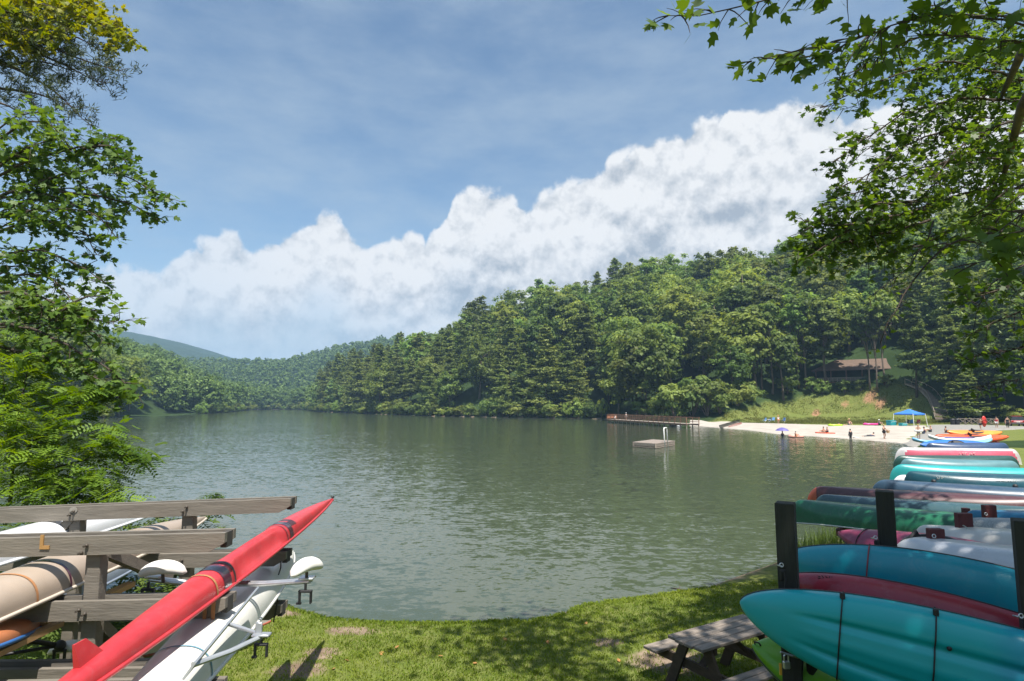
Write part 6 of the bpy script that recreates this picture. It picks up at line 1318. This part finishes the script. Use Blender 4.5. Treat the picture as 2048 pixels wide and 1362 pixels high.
m = MB(); m.tube([(tx[0], tx[1], z) for z in np.linspace(pt_.location[2] - .3, 17, 8)], np.linspace(.28, .1, 8), 10); m.build('trunk', M_bark_dark, pt_, smooth=True)
tx = P(-330, 600, 15.5); mt_ = thing('maple_tree', 'maple at the top left corner with sunlit yellow green leaves', 'tree', (tx[0], tx[1], Hp(tx[0], tx[1]))); F = Foliage(8)
for b in [[(-80, 10, 14.6), (60, 30, 14.2), (150, 50, 14)], [(-80, 40, 14.5), (40, 55, 14.3), (110, 70, 14)], [(-60, -30, 14.6), (80, 5, 14.2), (170, 20, 14), (235, 40, 13.8)], [(60, -40, 14.3), (150, 10, 14), (220, 60, 13.8), (262, 78, 13.6)], [(120, -40, 14), (200, 20, 13.8), (235, 80, 13.6), (225, 108, 13.6)], [(-60, 0, 14.8), (40, 0, 14.5), (120, -10, 14.2)], [(-60, 60, 13.0), (30, 70, 12.8), (110, 80, 12.6)], [(-40, 20, 12.9), (60, 30, 12.7), (140, 60, 12.5)], [(-40, 90, 13), (20, 90, 12.9), (70, 95, 12.8)], [(80, 10, 13), (170, 40, 12.8), (230, 60, 12.7)]]: F.branch(b, .03, lsz=.15, lpm=17, step=.085, tw=(.3, .75))
F.build(mt_, M_yel, M_bark_dark); m = MB(); m.tube([(tx[0], tx[1], z) for z in np.linspace(mt_.location[2] - .3, 18, 8)], np.linspace(.3, .1, 8), 10); m.build('trunk', M_bark, mt_, smooth=True)

# right: sweetgum over the racks, its crown also over the viewpoint
sg = thing('sweetgum_tree', 'large sweetgum at the right edge overhanging the racks with star shaped leaves', 'tree', (7.3, 6.6, Hp(7.3, 6.6))); F = Foliage(9)
MBR = [[(2100, 170, 10.5), (1900, 125, 10.2), (1780, 155, 10), (1690, 190, 9.8), (1645, 215, 9.7)], [(2100, 210, 10.3), (1900, 190, 10), (1790, 230, 9.8), (1710, 290, 9.6), (1665, 330, 9.5)], [(2100, 260, 10.6), (1900, 255, 10.2), (1800, 300, 10), (1730, 360, 9.8), (1672, 385, 9.7)], [(2100, 320, 10.4), (1920, 325, 10.1), (1800, 365, 9.9), (1710, 400, 9.7), (1630, 425, 9.6)],
       [(2100, 370, 10.6), (1920, 385, 10.3), (1820, 425, 10), (1720, 450, 9.8), (1640, 470, 9.6), (1585, 500, 9.5)], [(2100, 100, 10.8), (1880, 70, 10.4), (1760, 100, 10.1), (1700, 160, 9.9)], [(2100, 420, 10.8), (1950, 440, 10.5), (1860, 490, 10.2), (1760, 510, 10)], [(2100, 150, 12), (1950, 180, 11.8), (1850, 230, 11.5), (1760, 340, 11.2)], [(2100, 280, 12.2), (1960, 310, 11.9), (1870, 360, 11.6), (1790, 450, 11.3)], [(2100, 40, 11), (1950, 30, 10.7), (1830, 10, 10.4)], [(2100, 350, 9), (1990, 400, 9), (1930, 470, 9)], [(2100, 230, 9.4), (1980, 260, 9.3), (1900, 320, 9.2), (1850, 390, 9.1)], [(1750, 60, 10), (1700, 110, 9.9), (1680, 160, 9.8)],
       [(1850, 420, 9.8), (1740, 440, 9.6), (1660, 450, 9.5), (1610, 440, 9.4)], [(1860, 440, 10), (1760, 480, 9.8), (1690, 490, 9.6), (1600, 520, 9.5)], [(2100, 130, 11.4), (1990, 150, 11.2), (1930, 220, 11), (1890, 290, 10.8)], [(2100, 330, 11.6), (2010, 340, 11.4), (1950, 400, 11.2)], [(2100, 90, 11.8), (1960, 100, 11.5), (1850, 150, 11.2), (1800, 220, 11)]]
MBR += [[(1800, 430, 9.6), (1700, 455, 9.4), (1640, 500, 9.3), (1600, 540, 9.2)], [(1830, 400, 9.8), (1720, 410, 9.6), (1650, 430, 9.5), (1595, 470, 9.4)], [(2100, 560, 9.4), (1990, 570, 9.3), (1900, 600, 9.2)]]
for b in MBR: F.branch(b, .028, lsz=.12, lpm=16, tw=(.35, .9), step=.12)
for b in MBR: F.branch([(x + 26, y + 24 * math.cos(x), d + .5) for x, y, d in b], .018, lsz=.115, lpm=14, tw=(.3, .85), step=.28)
F.branch([(2060, 455, 8.4), (1940, 470, 8.2), (1870, 500, 8), (1820, 560, 7.9), (1790, 630, 7.8), (1765, 690, 7.8)], .022, lsz=.075, lpm=11, tw=(.15, .4), step=.22, start=.35)
F.branch([(1870, 440, 8.2), (1850, 520, 8.1), (1800, 560, 8.0), (1750, 600, 8)], .012, lsz=.07, lpm=10, tw=(.15, .35), step=.25, start=.3)
F.branch([(2070, 520, 8.4), (1990, 545, 8.3), (1955, 600, 8.2), (1950, 655, 8.2)], .012, lsz=.075, lpm=9, tw=(.15, .35), step=.28, start=.4)
for b in [[(2100, 600, 9), (2000, 640, 8.9), (1930, 670, 8.8)], [(2100, 670, 9), (2010, 700, 8.9), (1900, 720, 8.8)], [(2100, 740, 9.2), (2030, 760, 9.1), (1960, 775, 9)]]: F.branch(b, .014, lsz=.105, lpm=15, tw=(.25, .6), step=.11, droop=.5)
for b in [[(2140, 70, 5.2), (1900, 20, 4.9), (1750, 65, 4.7), (1640, 85, 4.6), (1510, 105, 4.5)], [(1760, -60, 4.9), (1600, -20, 4.7), (1480, 5, 4.6), (1355, 12, 4.5)], [(1750, 60, 4.8), (1680, 110, 4.7), (1580, 120, 4.6)], [(2140, 110, 5), (1960, 70, 4.9), (1850, 40, 4.8), (1740, 120, 4.7)], [(2140, 440, 4.6), (2010, 455, 4.5), (1900, 480, 4.5)], [(2140, 500, 4.7), (2030, 500, 4.6), (1950, 520, 4.6)], [(2140, 380, 4.6), (2040, 420, 4.6), (1960, 500, 4.5)], [(2000, -60, 5), (1900, 0, 4.9), (1800, 60, 4.8)]]: F.branch(b, .012, lsz=.135, lpm=11, tw=(.15, .45), step=.14, spread=.6, start=.2, droop=.35)
rc = F.r
for k in range(330):                     # the part of the crown above and behind the viewpoint
    x, y = rc.uniform(.8, 10.5), rc.uniform(-2, 6.6); z = rc.uniform(10.2, 13.8)
    if (x < 3.0 and y < 4.4) or (x < 4.8 and y >= 3.6 and lump(np.array(x), np.array(y), 2.2, 56) < .08): continue
    if lump(np.array(x), np.array(y), 3.0, 55) < -.32: continue
    F.clump((x, y, z), rc.uniform(.5, .95), 52, .16)
for k in range(170): F.clump((rc.uniform(3.2, 9.5), rc.uniform(-.8, 4.2), rc.uniform(10.4, 13.2)), rc.uniform(.5, .95), 52, .16)
F.build(sg, M_syc, M_bark_dark)
zz_ = np.linspace(Hp(7.3, 6.6) - .3, 15, 12); m = MB(); tp = [(7.3 - .085 * z + .05 * math.sin(z), 6.6 + .02 * z, z) for z in zz_]; m.tube(tp, np.linspace(.30, .14, 12), 12)
for (f, e) in ((7, (3.5, 1.0, 11.5)), (8, (6.5, -2.5, 12.2)), (9, (2.0, 4.5, 12)), (6, P(2000, 200, 10.4)), (6, P(2000, 380, 10.5)), (5, P(2060, 60, 6)), (7, (9.5, 2, 12))): p0 = np.array(tp[f]); e = np.array(e); m.tube([p0, (p0 + e) / 2 + [0, 0, .4], e], [.10, .07, .03], 7)
m.build('trunk', M_bark, sg, smooth=True)

# left: locust shrub with feathery leaves, weeds under the rack
def fronds(nm, lab, blobs, seed, m_, stems, fl=.27, cat='shrub', leaflet=.042, aspect=.46, npair=6):
    r = np.random.default_rng(seed); c0 = P(*stems[0][0]); t = thing(nm, lab, cat, (c0[0], c0[1], Hp(c0[0], c0[1]))); V = []; T = []; W = MB()
    for s in stems: q = interp_line([P(*l) for l in s], .15); W.tube(q[::2] if len(q) > 5 else q, np.linspace(.03, .008, len(q[::2] if len(q) > 5 else q)), 6)
    for (px, py, Y, rad, n) in blobs:
        c = P(px, py, Y); tint = r.uniform(.25, .8)
        for _ in range(n):
            b = c + np.clip(r.normal(size=3), -1.6, 1.6) * np.array([rad, rad, rad * .62]) * .62; d = nrm(np.append(r.normal(size=2), r.uniform(-.35, .25))); s = nrm(np.cross(d, [0, 0, 1] + r.normal(size=3) * .35)); u = np.cross(s, d); L_ = fl * r.uniform(.65, 1.15); tt = np.clip(tint + r.normal() * .14, 0, 1)
            f = np.linspace(.18, 1, npair); mid = b + np.outer(f * L_, d) - np.outer(.28 * L_ * f ** 2, [0, 0, 1])
            for sgn in (-1, 1):
                a = nrm(s * sgn + d * .35) ; cc = mid + a * leaflet * .9; w = np.cross(a, u) * leaflet * aspect
                V.append(np.stack([cc - a * leaflet, cc - w, cc + a * leaflet, cc + w], 1).reshape(-1, 3)); T.append(np.full(npair * 4, tt))
    V = np.concatenate(V); raw_mesh('foliage', V - np.array(t.location), np.arange(len(V)), 4, m_, t, attrs=dict(tint=np.concatenate(T))); W.build('stem', M_bark_dark, t, smooth=True, fix=False); print(nm, len(V) // 4); return t
BL = [(60, 740, 10.6, .42, 150), (10, 790, 10.6, .5, 150), (95, 790, 10.5, .42, 130), (180, 795, 10.3, .33, 110), (215, 780, 10.3, .2, 40), (50, 850, 10.1, .55, 190), (140, 850, 10.1, .5, 170), (200, 880, 9.9, .42, 140), (255, 905, 9.8, .26, 70), (295, 915, 9.8, .16, 34), (20, 920, 9.8, .55, 190), (110, 935, 9.7, .55, 190), (190, 950, 9.6, .42, 140), (60, 985, 9.5, .5, 170), (150, 995, 9.5, .45, 150), (230, 1000, 9.4, .3, 90), (10, 700, 11, .5, 130), (20, 860, 10.4, .5, 120)]
fronds('locust_tree', 'young locust tree at the left shore with feathery bright yellow green leaves', BL, 21, M_locust, [[(20, 1010, 10), (30, 880, 10.1), (45, 780, 10.3), (60, 720, 10.5)], [(30, 930, 10), (90, 850, 10.1), (150, 800, 10.2), (200, 785, 10.3)], [(30, 960, 9.9), (130, 930, 9.8), (220, 905, 9.8), (300, 915, 9.8)], [(20, 900, 10.2), (10, 790, 10.6), (0, 700, 10.9)]], cat='young tree')
WB = [(300, 1060, 9.2, .4, 110), (400, 1025, 9.6, .26, 60), (425, 995, 9.8, .14, 24), (240, 1090, 9, .45, 120), (330, 1110, 8.9, .35, 90), (60, 1050, 9, .5, 130), (150, 1060, 9, .45, 120), (270, 1180, 8.6, .3, 80), (320, 1160, 8.8, .25, 60), (100, 1170, 8.6, .4, 100), (200, 1230, 8.4, .35, 100), (60, 1240, 8.2, .35, 90), (130, 1260, 8.2, .3, 80), (20, 1130, 8.8, .45, 110), (260, 1240, 8.6, .25, 50), (420, 1060, 9.6, .2, 34)]
fronds('weed_thicket', 'leafy green weeds growing on the bank behind the left rack', WB, 23, M_weed, [[(200, 1290, 8.6), (240, 1150, 8.8), (300, 1060, 9.1)], [(60, 1290, 8.4), (60, 1100, 8.8)], [(330, 1200, 9), (400, 1040, 9.5)], [(130, 1290, 8.3), (150, 1080, 8.9)]], fl=.20, leaflet=.036, aspect=.5, npair=5)

# grass: one mat of blades over the near lawn, reeds by the racks
M_grass = leaf_mat('grass_blades', (.090, .158, .014), (.275, .325, .052), .35, 0, 0, spec=.2)
rg_ = np.random.default_rng(31); N = 420000
yy = 3.4 + 10.4 * rg_.random(N) ** 1.1; xx = (rg_.random(N) * 2 - 1) * (yy * .88 + 1.2); dd_ = lake_dist(xx, yy); cl = lump(xx, yy, .5, 41) + .5 * lump(xx, yy, 1.6, 42)
dens = np.clip(.85 + cl * .5, .25, 1)
for (px, py, rx, ry) in [(595, 1340, .42, .3), (700, 1262, .5, .25), (560, 1225, .45, .3), (1340, 1330, .6, .5), (1215, 1290, .3, .2), (640, 1310, .3, .25)]:
    q = terrain_hit(px, py); dens *= 1 - .85 * np.exp(-(((xx - q[0]) / rx) ** 2 + ((yy - q[1]) / ry) ** 2))
k = (dd_ > .10 + .12 * lump(xx, yy, .7, 47)) & (rg_.random(N) < dens); xx, yy, dd_, cl = xx[k], yy[k], dd_[k], cl[k]; zz_ = H(xx, yy, dd_); n = len(xx)
ln = rg_.uniform(.022, .055, n) * (1 + .5 * np.clip(cl, 0, 1)) * np.where(dd_ < .5, 1.45, 1); an = rg_.uniform(0, 6.28, n); w = rg_.uniform(.0022, .0045, n) * (1 + .05 * yy); lean = rg_.uniform(.1, .9, n)
sx_, sy_ = np.cos(an) * w, np.sin(an) * w; lx, ly = -np.sin(an) * ln * lean, np.cos(an) * ln * lean
V = np.stack([np.stack([xx - sx_, yy - sy_, zz_ - .004], 1), np.stack([xx + sx_, yy + sy_, zz_ - .004], 1), np.stack([xx + lx * .4 + sx_ * .7, yy + ly * .4 + sy_ * .7, zz_ + ln * .65], 1), np.stack([xx + lx, yy + ly, zz_ + ln * (1 - .3 * lean)], 1)], 1).reshape(-1, 3)
tint = np.clip(.45 + .35 * lump(xx, yy, 2.2, 43) + rg_.normal(size=n) * .16, 0, 1)
tag(raw_mesh('lawn_grass', V, np.arange(len(V)), 4, M_grass, None, attrs=dict(tint=np.repeat(tint, 4))), 'short green lawn grass along the shore', 'grass', kind='stuff')
def reeds(nm, lab, spots, n, h, seed):
    r = np.random.default_rng(seed); V = []
    for (px, py, sp) in spots:
        c = terrain_hit(px, py)
        for _ in range(n):
            x, y = c[0] + r.normal() * sp, c[1] + r.normal() * sp; z = Hp(x, y); L_ = h * r.uniform(.5, 1.1); a = r.uniform(0, 6.28); le = r.uniform(.05, .4) * L_; w = r.uniform(.005, .010); s = np.array([math.cos(a), math.sin(a), 0]); d = np.array([-math.sin(a), math.cos(a), 0]); b = np.array([x, y, z - .02])
            q = [b, b + [0, 0, L_ * .55] + d * le * .3, b + [0, 0, L_] + d * le]
            V += [q[0] - s * w, q[0] + s * w, q[1] + s * w * .8, q[1] - s * w * .8, q[1] - s * w * .8, q[1] + s * w * .8, q[2] + s * w * .1, q[2] - s * w * .1]
    V = np.array(V); return tag(raw_mesh(nm, V, np.arange(len(V)), 4, M_weed, None, attrs=dict(tint=np.repeat(r.uniform(.2, .9, len(V) // 8), 8))), lab, 'reeds', kind='stuff')
reeds('shore_reeds', 'tall green reeds at the water edge behind the dark posts', [(1610, 1105, .22), (1640, 1095, .25), (1670, 1090, .25), (1600, 1120, .2), (1690, 1110, .3), (1655, 1115, .25), (1720, 1100, .35)], 110, .62, 51)
stk = thing('driftwood_stick', 'thin dark driftwood stick lying on the mud at the water edge', 'stick', PZ(1370, 1182, .12)); q = [PZ(1342, 1176, .10), PZ(1358, 1178, .16), PZ(1375, 1184, .12), PZ(1394, 1186, .10)]; m = MB(); m.tube(q, [.012, .018, .016, .01], 7); m.build('stem', M_bark_dark, stk, smooth=True); m = MB(); m.tube([q[1], q[1] + [.05, .08, .06]], [.009, .004], 6); m.build('twig', M_bark_dark, stk)
M_fall = mat('fallen_leaf', (.34, .17, .05), .8, .3, 30); r = np.random.default_rng(61)
for (px, py) in [(1093, 1292), (885, 1316), (790, 1302), (1010, 1282), (762, 1308), (670, 1345), (1240, 1330), (1265, 1268), (950, 1335), (1170, 1252), (690, 1325)]:
    q = terrain_hit(px, py); V, _ = leaf_cloud(np.array([[0, 0, .03]]), np.array([[r.normal() * .3, r.normal() * .3, 1.]]), np.array([[r.normal(), r.normal(), 0]]), np.array([.075]), r, np.array([.5]))
    m = MB(); m.add(V, [tuple(range(12))]); m.add(V - [0, 0, .002], [tuple(range(12))[::-1]]); m.xf(Matrix.Translation((q[0], q[1], Hp(q[0], q[1]))))
    o = m.build('fallen_leaf', M_fall, None); tag(o, 'small brown fallen leaf lying on the near lawn', 'leaf', 'fallen leaves on the lawn')
# drop prototypes that were never placed
for kind, pl in protos.items():
    for k, p in enumerate(pl):
        if (kind, k) not in used:
            for ch in list(p.children): bpy.data.objects.remove(ch)
            bpy.data.objects.remove(p)
